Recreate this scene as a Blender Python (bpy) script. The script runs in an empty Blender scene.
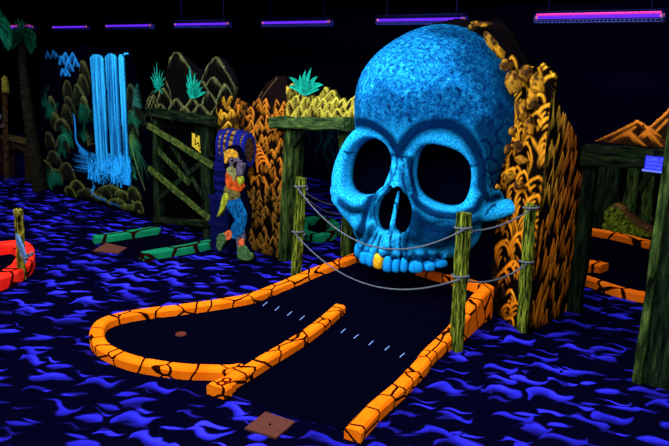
import bpy, bmesh, math, random
import numpy as np
from mathutils import Vector, Matrix
from mathutils.geometry import tessellate_polygon

rng = np.random.default_rng(7)
random.seed(7)
SC = bpy.context.scene
COL = SC.collection

# ------------------------------------------------------------------ camera
FPX, HC = 680.0, 2.0
pitch, roll, yaw = math.atan(163/680), .03, math.atan2(.648, .762)
Fh = np.array([-math.sin(yaw), math.cos(yaw), 0])
Rt = np.array([math.cos(yaw), math.sin(yaw), 0])
Fw = Fh*math.cos(pitch)+np.array([0, 0, -math.sin(pitch)])
Up = np.cross(Rt, Fw)
Xc = Rt*math.cos(roll)+Up*math.sin(roll)
Yc = -Rt*math.sin(roll)+Up*math.cos(roll)
CAM = np.array([0, 0, HC])
cd = bpy.data.cameras.new('camera'); cam = bpy.data.objects.new('camera', cd); COL.objects.link(cam)
cd.sensor_width = 36; cd.lens = FPX/669*36; cd.clip_end = 100
M = Matrix(((Xc[0], Yc[0], -Fw[0], 0), (Xc[1], Yc[1], -Fw[1], 0), (Xc[2], Yc[2], -Fw[2], HC), (0, 0, 0, 1)))
cam.matrix_world = M
SC.camera = cam


def ray(px, py): return FPX*Fw+(px-334.5)*Xc-(py-223)*Yc
def G(px, py, z=0.):
    d = ray(px, py); return CAM+d*((z-HC)/d[2])
def PY(px, py, y):
    d = ray(px, py); return CAM+d*(y/d[1])
def PX(px, py, x):
    d = ray(px, py); return CAM+d*(x/d[0])
def proj(p):
    q = np.array(p)-CAM; k = FPX/q.dot(Fw); return (334.5+k*q.dot(Xc), 223-k*q.dot(Yc))

# ------------------------------------------------------------------ object helpers
def link(name, me, mats=(), parent=None, smooth=False):
    o = bpy.data.objects.new(name, me); COL.objects.link(o)
    for m in (mats if isinstance(mats, (list, tuple)) else [mats]):
        me.materials.append(m)
    if parent is not None: o.parent = parent
    if smooth: me.shade_smooth()
    return o

def tag(o, label=None, cat=None, group=None, kind=None):
    if label: o['label'] = label
    if cat: o['category'] = cat
    if group: o['group'] = group
    if kind: o['kind'] = kind
    return o

def thing(name, label, cat, loc=(0, 0, 0), group=None):
    """Empty at the base of the thing; parts are modelled in world coordinates and re-based onto it."""
    o = bpy.data.objects.new(name, None); COL.objects.link(o)
    o.location = Vector([float(v) for v in loc]); o.empty_display_size = .1
    return tag(o, label, cat, group)

def part(name, bm_or_me, mat, root, smooth=False, label=None, base=None):
    me = bm_or_me
    if isinstance(me, bmesh.types.BMesh):
        m2 = bpy.data.meshes.new(name); me.to_mesh(m2); me.free(); me = m2
    o = link(name, me, mat, None, smooth)
    if root is not None:
        r = root
        off = Vector((0, 0, 0))
        while r is not None:
            off += r.location; r = r.parent
        me.transform(Matrix.Translation(-off)); o.parent = root
    if label: o['label'] = label
    return o

def solo(name, bm, mat, label, cat, smooth=False, group=None):
    """A thing that is a single mesh, origin at the centre of its base."""
    me = bpy.data.meshes.new(name); bm.to_mesh(me); bm.free()
    o = link(name, me, mat, None, smooth)
    co = np.array([v.co[:] for v in me.vertices])
    c = Vector(((co[:, 0].min()+co[:, 0].max())/2, (co[:, 1].min()+co[:, 1].max())/2, co[:, 2].min()))
    me.transform(Matrix.Translation(-c)); o.location = c
    return tag(o, label, cat, group)

def bevel(bm, w, seg=1):
    bmesh.ops.bevel(bm, geom=bm.edges[:], offset=w, segments=seg, affect='EDGES', profile=.5)
    return bm

def add_box(bm, p0, p1):
    (x0, y0, z0), (x1, y1, z1) = p0, p1
    vs = [bm.verts.new(c) for c in ((x0, y0, z0), (x1, y0, z0), (x1, y1, z0), (x0, y1, z0), (x0, y0, z1), (x1, y0, z1), (x1, y1, z1), (x0, y1, z1))]
    for f in ((0, 3, 2, 1), (4, 5, 6, 7), (0, 1, 5, 4), (1, 2, 6, 5), (2, 3, 7, 6), (3, 0, 4, 7)):
        bm.faces.new([vs[i] for i in f])
    return bm

def box(p0, p1, bv=0):
    bm = bmesh.new(); add_box(bm, p0, p1)
    if bv: bevel(bm, bv)
    return bm

def beam(p0, p1, w, d, normal=(0, -1, 0), rough=.012, seed=0, n=7, bv=.008):
    """rough sawn timber from p0 to p1: width w across, depth d along normal"""
    r = random.Random(seed)
    p0, p1 = Vector([float(v) for v in p0]), Vector([float(v) for v in p1])
    ax = (p1-p0); L = ax.length; ax.normalize()
    nn = Vector(normal); nn = (nn-ax*nn.dot(ax)).normalized(); sd = ax.cross(nn)
    bm = bmesh.new(); rings = []
    for i in range(n+1):
        c = p0+ax*(L*i/n); ring = []
        ww = w*(1+r.uniform(-1, 1)*rough*4); off = r.uniform(-1, 1)*rough*w*2
        b = min(w, d)*.14
        for sx, sy in ((-1, -1), (1, -1), (1, 1), (-1, 1)):
            hx, hy = ww/2, d/2
            pts = [(sx*hx, sy*(hy-b)), (sx*(hx-b), sy*hy)]
            if sx*sy > 0: pts = pts[::1]
            else: pts = pts[::-1]
            # order round the ring
            for (a, e) in pts: ring.append((a+off+r.uniform(-1, 1)*rough*w, e+r.uniform(-1, 1)*rough*d))
        ring.sort(key=lambda q: math.atan2(q[1], q[0]-off))
        rings.append([bm.verts.new(c+sd*a+nn*e+ax*(r.uniform(-1, 1)*.01 if i in (0, n) else 0)) for a, e in ring])
    k = len(rings[0])
    for i in range(n):
        for j in range(k):
            bm.faces.new((rings[i][j], rings[i][(j+1) % k], rings[i+1][(j+1) % k], rings[i+1][j]))
    bm.faces.new(rings[0][::-1]); bm.faces.new(rings[-1])
    bmesh.ops.recalc_face_normals(bm, faces=bm.faces[:])
    return bm

def tube(pts, r, seg=8, closed_ends=True):
    pts = [Vector([float(c) for c in p]) for p in pts]; bm = bmesh.new(); rings = []
    rr = r if isinstance(r, (list, tuple)) else [r]*len(pts)
    prev = None
    for i, p in enumerate(pts):
        t = (pts[min(i+1, len(pts)-1)]-pts[max(i-1, 0)]).normalized()
        a = prev if prev is not None else (Vector((0, 0, 1)) if abs(t.z) < .9 else Vector((1, 0, 0)))
        a = (a-t*a.dot(t)).normalized(); prev = a; b = t.cross(a)
        rings.append([bm.verts.new(p+(a*math.cos(2*math.pi*k/seg)+b*math.sin(2*math.pi*k/seg))*rr[i]) for k in range(seg)])
    for i in range(len(rings)-1):
        for k in range(seg):
            bm.faces.new((rings[i][k], rings[i][(k+1) % seg], rings[i+1][(k+1) % seg], rings[i+1][k]))
    bm.faces.new(rings[0][::-1]); bm.faces.new(rings[-1])
    bmesh.ops.recalc_face_normals(bm, faces=bm.faces[:])
    return bm

def spline(pts, n=8):
    """Catmull-Rom through points"""
    P = [np.array(p, float) for p in pts]; P = [2*P[0]-P[1]]+P+[2*P[-1]-P[-2]]; out = []
    for i in range(1, len(P)-2):
        for k in range(n):
            t = k/n
            out.append(.5*((2*P[i])+(-P[i-1]+P[i+1])*t+(2*P[i-1]-5*P[i]+4*P[i+1]-P[i+2])*t*t+(-P[i-1]+3*P[i]-3*P[i+1]+P[i+2])*t**3))
    out.append(P[-2]); return out

def prism(poly, y0, y1, bv=.004):
    """extrude an (x,z) outline between y0 (front) and y1"""
    bm = bmesh.new()
    f = [bm.verts.new((float(p[0]), y0, float(p[1]))) for p in poly]; b = [bm.verts.new((float(p[0]), y1, float(p[1]))) for p in poly]
    tris = tessellate_polygon([[Vector((float(p[0]), float(p[1]), 0)) for p in poly]])
    for t in tris:
        bm.faces.new([f[i] for i in t]); bm.faces.new([b[i] for i in t][::-1])
    n = len(poly)
    for i in range(n): bm.faces.new((f[i], f[(i+1) % n], b[(i+1) % n], b[i]))
    bmesh.ops.recalc_face_normals(bm, faces=bm.faces[:])
    return bm

# ------------------------------------------------------------------ materials
def newmat(name, rough=.85):
    m = bpy.data.materials.new(name); m.use_nodes = True
    nt = m.node_tree; b = nt.nodes['Principled BSDF']
    b.inputs['Roughness'].default_value = rough; b.inputs['Specular IOR Level'].default_value = 0.
    return m, nt, b
def N(nt, t, **kw):
    n = nt.nodes.new(t)
    for k, v in kw.items():
        if k.startswith('i_'):
            key = k[2:]; key = int(key) if key.isdigit() else key
            n.inputs[key].default_value = v
        else: setattr(n, k, v)
    return n
def flat(name, c, rough=.8, spec=.0):
    m, nt, b = newmat(name, rough); b.inputs['Base Color'].default_value = (*c, 1); b.inputs['Specular IOR Level'].default_value = spec
    return m
def ramp(nt, stops, interp='LINEAR'):
    r = nt.nodes.new('ShaderNodeValToRGB'); r.color_ramp.interpolation = interp
    e = r.color_ramp.elements
    while len(e) > 1: e.remove(e[-1])
    e[0].position = stops[0][0]; e[0].color = (*stops[0][1], 1)
    for p, c in stops[1:]:
        q = e.new(p); q.color = (*c, 1)
    return r
def coords(nt, scale=(1, 1, 1), obj=True):
    tc = N(nt, 'ShaderNodeTexCoord') if obj else None
    geo = N(nt, 'ShaderNodeNewGeometry') if not obj else None
    mp = N(nt, 'ShaderNodeMapping'); mp.inputs['Scale'].default_value = scale
    nt.links.new((tc.outputs['Object'] if obj else geo.outputs['Position']), mp.inputs['Vector'])
    return mp.outputs['Vector']

def m_streaks(name, stops, scale=(9, 9, 1.6), detail=6, rough=.85, bump=.3, world=True):
    m, nt, b = newmat(name, rough)
    v = coords(nt, scale, not world)
    n = N(nt, 'ShaderNodeTexNoise', i_Scale=2.6, i_Detail=detail, i_Roughness=.7)
    nt.links.new(v, n.inputs['Vector'])
    r = ramp(nt, stops); nt.links.new(n.outputs['Fac'], r.inputs['Fac']); nt.links.new(r.outputs['Color'], b.inputs['Base Color'])
    bp = N(nt, 'ShaderNodeBump', i_Strength=bump, i_Distance=.02); nt.links.new(n.outputs['Fac'], bp.inputs['Height']); nt.links.new(bp.outputs['Normal'], b.inputs['Normal'])
    return m

def m_stone(name, c1, c2, line=(.012, .002, .001), scale=5.6, width=.030):
    """painted curb stones: bright cells parted by dark painted joints"""
    m, nt, b = newmat(name, .7)
    v = coords(nt, (1, 1, 1), False)
    n = N(nt, 'ShaderNodeTexNoise', i_Scale=4.0, i_Detail=2.0); nt.links.new(v, n.inputs['Vector'])
    mx = N(nt, 'ShaderNodeMix', data_type='RGBA'); mx.inputs['Factor'].default_value = .06
    nt.links.new(v, mx.inputs[6]); nt.links.new(n.outputs['Color'], mx.inputs[7])
    vo = N(nt, 'ShaderNodeTexVoronoi', feature='DISTANCE_TO_EDGE', i_Scale=scale); nt.links.new(mx.outputs[2], vo.inputs['Vector'])
    r = ramp(nt, [(0, (0, 0, 0)), (width, (0, 0, 0)), (width*1.5, (1, 1, 1))]); nt.links.new(vo.outputs['Distance'], r.inputs['Fac'])
    n2 = N(nt, 'ShaderNodeTexNoise', i_Scale=9.0, i_Detail=3.0); nt.links.new(v, n2.inputs['Vector'])
    r2 = ramp(nt, [(.3, c1), (.7, c2)]); nt.links.new(n2.outputs['Fac'], r2.inputs['Fac'])
    m2 = N(nt, 'ShaderNodeMix', data_type='RGBA'); nt.links.new(r.outputs['Color'], m2.inputs['Factor'])
    m2.inputs[6].default_value = (*line, 1); nt.links.new(r2.outputs['Color'], m2.inputs[7])
    nt.links.new(m2.outputs[2], b.inputs['Base Color'])
    bp = N(nt, 'ShaderNodeBump', i_Strength=.5, i_Distance=.01); nt.links.new(r.outputs['Color'], bp.inputs['Height']); nt.links.new(bp.outputs['Normal'], b.inputs['Normal'])
    return m

def m_vcol(name, rough=.85, noise=.25, nscale=40):
    m, nt, b = newmat(name, rough)
    a = N(nt, 'ShaderNodeVertexColor', layer_name='Col')
    v = coords(nt, (1, 1, 1), False)
    n = N(nt, 'ShaderNodeTexNoise', i_Scale=nscale, i_Detail=4.0, i_Roughness=.7); nt.links.new(v, n.inputs['Vector'])
    r = ramp(nt, [(.3, (1-noise,)*3), (.7, (1+noise,)*3)]); nt.links.new(n.outputs['Fac'], r.inputs['Fac'])
    mx = N(nt, 'ShaderNodeMix', data_type='RGBA', blend_type='MULTIPLY'); mx.inputs['Factor'].default_value = 1
    nt.links.new(a.outputs['Color'], mx.inputs[6]); nt.links.new(r.outputs['Color'], mx.inputs[7]); nt.links.new(mx.outputs[2], b.inputs['Base Color'])
    return m

def m_emit(name, c, s):
    m, nt, b = newmat(name, .4); b.inputs['Base Color'].default_value = (*[x*.2 for x in c], 1)
    b.inputs['Emission Color'].default_value = (*c, 1); b.inputs['Emission Strength'].default_value = s
    return m

def m_carpet():
    m, nt, b = newmat('blue_swirl_carpet', .95)
    L = nt.links
    geo = N(nt, 'ShaderNodeNewGeometry')
    rot = N(nt, 'ShaderNodeMapping'); rot.inputs['Rotation'].default_value = (0, 0, -.62); L.new(geo.outputs['Position'], rot.inputs['Vector'])
    def math_(op, a, b_=None, c=None):
        n = N(nt, 'ShaderNodeMath', operation=op)
        for i, x in enumerate((a, b_, c)):
            if x is None: continue
            if isinstance(x, (int, float)): n.inputs[i].default_value = x
            else: L.new(x, n.inputs[i])
        return n.outputs[0]
    def layer(sc, loc, length, width, curl):
        mp = N(nt, 'ShaderNodeMapping'); mp.inputs['Scale'].default_value = sc; mp.inputs['Location'].default_value = loc
        L.new(rot.outputs[0], mp.inputs['Vector'])
        wn = N(nt, 'ShaderNodeTexNoise', i_Scale=1.3, i_Detail=1.0); L.new(mp.outputs[0], wn.inputs['Vector'])
        ad = N(nt, 'ShaderNodeVectorMath', operation='MULTIPLY_ADD'); ad.inputs[1].default_value = (.5, .5, 0); L.new(wn.outputs['Color'], ad.inputs[0]); L.new(mp.outputs[0], ad.inputs[2])
        vo = N(nt, 'ShaderNodeTexVoronoi', voronoi_dimensions='2D', i_Scale=1.0, i_Randomness=.85); L.new(ad.outputs[0], vo.inputs['Vector'])
        df = N(nt, 'ShaderNodeVectorMath', operation='SUBTRACT'); L.new(ad.outputs[0], df.inputs[0]); L.new(vo.outputs['Position'], df.inputs[1])
        sx = N(nt, 'ShaderNodeSeparateXYZ'); L.new(df.outputs[0], sx.inputs[0])
        sc_ = N(nt, 'ShaderNodeSeparateColor'); L.new(vo.outputs['Color'], sc_.inputs[0])
        x, y = sx.outputs[0], sx.outputs[1]; r1, r2, r3 = sc_.outputs[0], sc_.outputs[1], sc_.outputs[2]
        # tilt of each swirl
        k = math_('MULTIPLY', math_('SUBTRACT', r1, .5), .9)
        y = math_('MULTIPLY_ADD', x, k, y)
        # bend: crescent plus an S wave
        bend = math_('MULTIPLY', math_('SUBTRACT', r2, .5), curl)
        xx = math_('MULTIPLY', x, x)
        y = math_('MULTIPLY_ADD', xx, bend, y)
        sw = math_('MULTIPLY', math_('SINE', math_('MULTIPLY', x, 9.)), math_('MULTIPLY', math_('GREATER_THAN', r3, .45), .19))
        y = math_('ADD', y, sw)
        ll = math_('MULTIPLY_ADD', r3, length*.45, length*.55)
        u = math_('DIVIDE', x, ll)
        # leaf profile, pointed at one end
        prof = math_('SUBTRACT', 1., math_('MULTIPLY', u, u))
        prof = math_('MULTIPLY', prof, math_('MULTIPLY_ADD', u, math_('SUBTRACT', r1, .5), 1.))
        w = math_('MULTIPLY', math_('MULTIPLY_ADD', r2, width*.5, width*.55), prof)
        d = math_('SUBTRACT', w, math_('ABSOLUTE', y))
        return d, y, w
    d1, y1, w1 = layer((2.9, 4.6, 1), (0, 0, 0), .50, .36, 2.2)
    d2, y2, w2 = layer((3.6, 7.0, 1), (3.3, 7.1, 0), .50, .24, 2.6)
    d2 = math_('SUBTRACT', d2, .012)
    d = math_('SUBTRACT', math_('MAXIMUM', d1, d2), .005)
    e = N(nt, 'ShaderNodeMapRange', interpolation_type='SMOOTHSTEP'); e.inputs[1].default_value = 0; e.inputs[2].default_value = .13; L.new(d, e.inputs[0])
    # glow of dye: brighter on one flank of every swirl
    gy = N(nt, 'ShaderNodeMapRange'); gy.inputs[1].default_value = -.16; gy.inputs[2].default_value = .12; L.new(y1, gy.inputs[0])
    nz = N(nt, 'ShaderNodeTexNoise', i_Scale=1.6, i_Detail=3.0); L.new(geo.outputs['Position'], nz.inputs['Vector'])
    gy2 = math_('MULTIPLY_ADD', gy.outputs[0], .55, .45)
    nzz = N(nt, 'ShaderNodeMapRange'); nzz.inputs[1].default_value = .35; nzz.inputs[2].default_value = .65; nzz.inputs[3].default_value = .5; L.new(nz.outputs['Fac'], nzz.inputs[0])
    fac = math_('MULTIPLY', math_('MULTIPLY', e.outputs[0], gy2), nzz.outputs[0])
    fine = N(nt, 'ShaderNodeTexNoise', i_Scale=160., i_Detail=2.0); L.new(geo.outputs['Position'], fine.inputs['Vector'])
    fac = math_('MULTIPLY', fac, math_('MULTIPLY_ADD', fine.outputs['Fac'], .7, .65))
    r = ramp(nt, [(0, (.0006, .0006, .006)), (.25, (.004, .003, .06)), (.6, (.014, .012, .36)), (1, (.035, .03, .85))]); L.new(fac, r.inputs['Fac'])
    L.new(r.outputs['Color'], b.inputs['Base Color']); b.inputs['Specular IOR Level'].default_value = 0
    return m

MT = {}
MT['black'] = flat('black_paint', (.0006, .0006, .004), .95, 0)
MT['night'] = flat('night_blue_paint', (.0006, .0006, .0042), .95, 0)
MT['carpet'] = m_carpet()
MT['felt'] = m_streaks('black_putting_felt', [(.3, (.0004, .0004, .003)), (.7, (.0008, .0008, .0045))], (30, 30, 30), bump=.05, rough=1)
MT['orange'] = m_stone('orange_fluorescent_stones', (.85, .135, .002), (.92, .185, .004))
MT['orange_dim'] = m_stone('orange_fluorescent_stones_cave', (.80, .12, .004), (.9, .17, .006), scale=3.3)
MT['red'] = m_stone('red_fluorescent_stones', (.9, .012, .008), (1., .03, .012), scale=3.4, width=.03)
MT['green'] = m_stone('green_fluorescent_stones', (.003, .13, .05), (.006, .20, .08), scale=3.6, width=.05)
MT['mat'] = m_streaks('brown_tee_mat', [(.3, (.07, .021, .014)), (.7, (.11, .034, .023))], (20, 20, 20), bump=.1)
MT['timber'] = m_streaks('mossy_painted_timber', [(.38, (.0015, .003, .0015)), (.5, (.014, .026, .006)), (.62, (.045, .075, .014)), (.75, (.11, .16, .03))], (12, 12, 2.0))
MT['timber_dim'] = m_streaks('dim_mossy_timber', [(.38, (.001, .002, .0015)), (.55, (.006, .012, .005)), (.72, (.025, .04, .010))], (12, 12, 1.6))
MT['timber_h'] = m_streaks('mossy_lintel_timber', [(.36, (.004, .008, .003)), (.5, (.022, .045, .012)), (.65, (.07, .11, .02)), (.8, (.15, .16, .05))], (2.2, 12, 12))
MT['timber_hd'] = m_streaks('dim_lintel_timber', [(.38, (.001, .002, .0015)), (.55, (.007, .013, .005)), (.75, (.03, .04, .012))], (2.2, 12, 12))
MT['post'] = m_streaks('yellow_green_mossy_post', [(.38, (.002, .003, .001)), (.47, (.02, .032, .004)), (.56, (.12, .15, .012)), (.72, (.34, .34, .03))], (26, 26, 3.2))
MT['rope'] = m_streaks('grey_rope', [(.3, (.03, .035, .045)), (.7, (.13, .145, .17))], (60, 60, 60))
MT['vcol'] = m_vcol('airbrushed_mural_paint')
MT['wood_brown'] = m_streaks('brown_painted_wood', [(.35, (.006, .003, .002)), (.6, (.05, .026, .012)), (.8, (.13, .08, .03))], (8, 8, 8))
MT['agave'] = m_streaks('teal_leaf_paint', [(.35, (.002, .10, .07)), (.65, (.006, .30, .19))], (14, 14, 5))
MT['leafdark'] = m_streaks('deep_green_leaf_paint', [(.35, (.001, .018, .009)), (.65, (.004, .09, .045))], (14, 14, 5))
MT['housing'] = flat('dark_fixture_metal', (.0015, .0015, .01), .5, 0)
MT['grille'] = flat('blue_grille_metal', (.008, .012, .12), .4, .1)
MT['tube'] = m_emit('violet_uv_tube', (.13, .02, .9), 1.15)
MT['tubepink'] = m_emit('pink_uv_tube', (.9, .05, .42), .8)
MT['cap'] = m_emit('pink_tube_end', (.9, .16, .35), .75)
MT['white'] = flat('pale_paint', (.14, .24, .5))
MT['yellow'] = m_streaks('yellow_sign_paint', [(.3, (.35, .22, .01)), (.7, (.6, .42, .03))], (12, 12, 12))
MT['ink'] = flat('dark_ink', (.004, .003, .003))

# ------------------------------------------------------------------ painted canvas -> relief grid
def vnoise(x, z, seed=0, oct_=3):
    """cheap value noise on arrays"""
    out = np.zeros_like(x); a = 1.; tot = 0
    for o in range(oct_):
        f = 2**o; X = x*f; Z = z*f
        xi = np.floor(X).astype(np.int64); zi = np.floor(Z).astype(np.int64)
        fx = X-xi; fz = Z-zi; fx = fx*fx*(3-2*fx); fz = fz*fz*(3-2*fz)
        def h(i, j):
            n = (i*374761393+j*668265263+(seed+o*17)*1442695041) & 0x7fffffff
            n = ((n ^ (n >> 13))*1274126177) & 0x7fffffff
            return ((n ^ (n >> 16)) & 0xffff)/65535.
        v = (h(xi, zi)*(1-fx)+h(xi+1, zi)*fx)*(1-fz)+(h(xi, zi+1)*(1-fx)+h(xi+1, zi+1)*fx)*fz
        out += a*v; tot += a; a *= .5
    return out/tot

class Canvas:
    """paint on a wall: u runs along the wall, z up; res metres per cell"""
    def __init__(s, u0, u1, z0, z1, res, bg=(.0012, .0012, .006)):
        s.u0, s.z0, s.res = u0, z0, res
        s.nu = int((u1-u0)/res)+1; s.nz = int((z1-z0)/res)+1
        s.U, s.Z = np.meshgrid(u0+np.arange(s.nu)*res, z0+np.arange(s.nz)*res, indexing='ij')
        s.C = np.zeros((s.nu, s.nz, 3)); s.C[:] = bg; s.M = np.zeros((s.nu, s.nz), bool); s.Hh = np.zeros((s.nu, s.nz))
    def win(s, a, b, c, d):
        i0 = max(0, int((a-s.u0)/s.res)); i1 = min(s.nu, int((b-s.u0)/s.res)+2)
        j0 = max(0, int((c-s.z0)/s.res)); j1 = min(s.nz, int((d-s.z0)/s.res)+2)
        return (slice(i0, max(i0, i1)), slice(j0, max(j0, j1)))
    def blend(s, w, col, a):
        s.C[w] = s.C[w]*(1-a[..., None])+np.array(col)*a[..., None]
    def mound(s, cu, zt, w, h, col, dark=(.003, .002, .002), t=.03, t2=.12, freq=7, skew=0., p=1.3, seed=0, deep=1.0, mask=True, relief=.03, kk=0., lit=1.):
        W = s.win(cu-w, cu+w, zt-h*deep-.02, zt+.03)
        U, Z = s.U[W], s.Z[W]
        if U.size == 0: return
        nz = vnoise(U*9, Z*9, seed, 2)-.5
        u = (U-cu)/w+nz*.12
        cr = zt-h*np.clip(np.abs(u+skew*(1-u*u)), 0, 2)**p+nz*.02
        d = cr-Z
        inside = (d > 0) & (np.abs(u) < 1) & (d < h*deep)
        dp = np.maximum(d, 0); b = np.exp(-(dp/t)**1.3)
        st = .5+.5*np.sin(freq*2*math.pi*(u*(.55+.2*np.sign(u)*u)+kk*d/w)+nz*5+seed)
        st = st**2.2
        fall = np.exp(-dp/t2)
        br = np.clip(np.maximum(b, st*fall*.95)*lit, 0, 1.1)
        br *= (.75+.5*vnoise(U*14, Z*14, seed+5, 2))
        c = np.array(dark)[None, None]*(1-np.clip(br, 0, 1)[..., None])+np.array(col)*br[..., None]
        a = np.clip(d/(s.res*1.2), 0, 1)*inside
        s.C[W] = s.C[W]*(1-a[..., None])+c*a[..., None]
        hh = relief*(np.clip(1-np.abs(u), 0, 1)**.5)*np.clip(1-d/(h*deep), 0, 1)+relief*.25*br
        s.Hh[W] = np.where(inside, hh, s.Hh[W])
        if mask: s.M[W] |= inside
    def stroke(s, pts, w0, w1, col, soft=.5, a=1., mask=False, w_mid=None, raise_=0., tail=0.):
        P = np.array(pts, float); mw = max(w0, w1, w_mid or 0)*1.5+s.res
        W = s.win(P[:, 0].min()-mw, P[:, 0].max()+mw, P[:, 1].min()-mw, P[:, 1].max()+mw)
        U, Z = s.U[W], s.Z[W]
        if U.size == 0: return
        best = np.full(U.shape, 9.); tt = np.zeros(U.shape); n = len(P)-1
        for i in range(n):
            ax, az = P[i]; bx, bz = P[i+1]; dx, dz = bx-ax, bz-az; q = dx*dx+dz*dz+1e-12
            t = np.clip(((U-ax)*dx+(Z-az)*dz)/q, 0, 1); dd = np.hypot(U-ax-t*dx, Z-az-t*dz)
            m = dd < best; best = np.where(m, dd, best); tt = np.where(m, (i+t)/n, tt)
        ww = w0+(w1-w0)*tt
        if w_mid: ww = ww+(w_mid-(w0+w1)/2)*4*tt*(1-tt)
        al = np.clip((ww-best)/(ww*soft+s.res*.7)+.15, 0, 1)*(best < ww*1.1+s.res*.5)*a*(1-tail*tt**1.3)
        s.blend(W, col, al)
        if raise_: s.Hh[W] = np.maximum(s.Hh[W], raise_*al)
        if mask: s.M[W] |= al > .3
    def flame(s, cu, zt, w, h, col, dark=(.002, .0012, .001), lw=.010, n=3, lean=0., rg=None, mask=False, relief=.02, fade=.0, curl=.12, deep=1.25, cover=True, gap=.2, pw=(.6, .95), main_right=.5):
        rg = rg or np.random.default_rng(int(abs(cu*1000)+abs(zt*777)))
        if cover:
            W = s.win(cu-w*1.3-abs(lean), cu+w*1.3+abs(lean), zt-h*deep, zt+.02); U, Z = s.U[W], s.Z[W]
            if U.size == 0: return
            t = np.clip((zt-Z)/h, 0, 2); c = cu+lean*t; half = w*np.minimum(t, 1.2)**.7
            ins = (np.abs(U-c) < half) & (Z < zt) & (t < deep)
            s.C[W] = np.where(ins[..., None], np.array(dark), s.C[W])
            s.Hh[W] = np.where(ins, relief*(1-np.abs(U-c)/(half+1e-6))*np.clip(1-t/deep, 0, 1), s.Hh[W])
            if mask: s.M[W] |= ins
        col = np.array(col); main = 1 if rg.random() < main_right else -1
        for sd in (-1, 1):
            reach = rg.uniform(.95, 1.15) if sd == main else rg.uniform(.35, .7)
            ph = rg.uniform(0, 6); pw_ = rg.uniform(*pw)
            for j in range(n+1):
                if j and sd != main and rg.random() < .5: continue
                k = 1-.17*j; t1 = reach*(1-.13*j)*(rg.uniform(.7, 1.) if j else 1.); pts = []
                for t in np.linspace(.0 if j == 0 else .04, t1, 9):
                    x = cu+lean*t+sd*w*k*t**pw_+curl*w*math.sin(ph+t*3)*t*.5
                    pts.append((x, zt-h*t-j*gap*h))
                b = (1-.13*j)*rg.uniform(.6, 1.1)
                s.stroke(pts, lw*(1.-.15*j), lw*.12, np.minimum(col*b, 1), soft=.8, w_mid=lw*(1.1-.12*j)*rg.uniform(.8, 1.3), tail=.92)
                if mask and j == 0: s.stroke(pts, lw, lw*.3, np.minimum(col*b, 1), soft=.75, mask=True)
    def poly(s, pts, col=None, mask=True, soft=0, set_=True):
        P = np.array(pts, float); inside = np.zeros(s.U.shape, bool); n = len(P); j = n-1
        for i in range(n):
            xi, zi = P[i]; xj, zj = P[j]
            c = ((zi > s.Z) != (zj > s.Z)) & (s.U < (xj-xi)*(s.Z-zi)/(zj-zi+1e-12)+xi); inside ^= c; j = i
        if col is not None: s.C[inside] = col
        if mask: s.M[inside] = set_
        return inside
    def build(s, name, root, place, thick=.04, mat=None, label=None):
        """place(U,Z,H) -> xyz arrays; front skin, back skin and rim in one mesh"""
        nz = s.nz; q = s.M[:-1, :-1] & s.M[1:, :-1] & s.M[1:, 1:] & s.M[:-1, 1:]
        I, J = np.nonzero(q)
        a = I*nz+J; b = (I+1)*nz+J; c = (I+1)*nz+J+1; d = I*nz+J+1
        F = np.stack([a, b, c, d], 1)
        xyz = np.stack(place(s.U, s.Z, s.Hh), -1).reshape(-1, 3); back = np.stack(place(s.U, s.Z, np.full_like(s.Hh, -thick)), -1).reshape(-1, 3)
        # rim edges: edges used once
        E = np.concatenate([np.stack([a, b], 1), np.stack([b, c], 1), np.stack([c, d], 1), np.stack([d, a], 1)])
        key = np.sort(E, 1); k = key[:, 0]*(xyz.shape[0]+1)+key[:, 1]
        _, idx, cnt = np.unique(k, return_index=True, return_counts=True)
        R = E[idx[cnt == 1]]
        nv = xyz.shape[0]
        rim = np.stack([R[:, 1], R[:, 0], R[:, 0]+nv, R[:, 1]+nv], 1)
        faces = np.concatenate([F, rim, F[:, ::-1]+nv]) if thick else F
        used = np.unique(faces); rem = np.full(2*nv, -1); rem[used] = np.arange(len(used))
        V = np.concatenate([xyz, back])[used]; faces = rem[faces]
        me = bpy.data.meshes.new(name); me.vertices.add(len(V)); me.vertices.foreach_set('co', V.astype(np.float32).ravel())
        me.loops.add(faces.size); me.loops.foreach_set('vertex_index', faces.astype(np.int32).ravel())
        me.polygons.add(len(faces)); me.polygons.foreach_set('loop_start', np.arange(0, faces.size, 4, dtype=np.int32))
        me.update(calc_edges=True); me.validate()
        ca = me.color_attributes.new('Col', 'FLOAT_COLOR', 'POINT')
        cc = s.C.reshape(-1, 3); cc = np.concatenate([cc, np.full_like(cc, .002)])[used]
        ca.data.foreach_set('color', np.concatenate([cc, np.ones((len(cc), 1))], 1).astype(np.float32).ravel())
        return part(name, me, mat or MT['vcol'], root, False, label)

YW = 4.71
def wallplace(y): return lambda U, Z, H: (U, y-H, Z)
def pz(px, py, y=YW):
    p = PY(px, py, y); return (p[0], p[2])

# ------------------------------------------------------------------ the setting
def struct(name, bm, mat):
    me = bpy.data.meshes.new(name); bm.to_mesh(me); bm.free(); o = link(name, me, mat); o['kind'] = 'structure'; return o
XL, XR, YF, YB, ZC = -17., 3.2, -2.2, 10.6, 2.95
struct('floor', box((XL-.1, YF-.1, -.1), (XR+.1, YB+.1, 0)), MT['carpet'])
struct('ceiling', box((XL-.1, YF-.1, ZC), (XR+.1, YB+.1, ZC+.1)), MT['black'])
struct('wall_left', box((XL-.1, YF-.1, 0), (XL, YB+.1, ZC)), MT['night'])
struct('wall_right', box((XR, YF-.1, 0), (XR+.1, YB+.1, ZC)), MT['night'])
struct('wall_back', box((XL, YB, 0), (XR, YB+.1, ZC)), MT['night'])
struct('wall_front', box((XL, YF-.1, 0), (XR, YF, ZC)), MT['night'])

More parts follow.
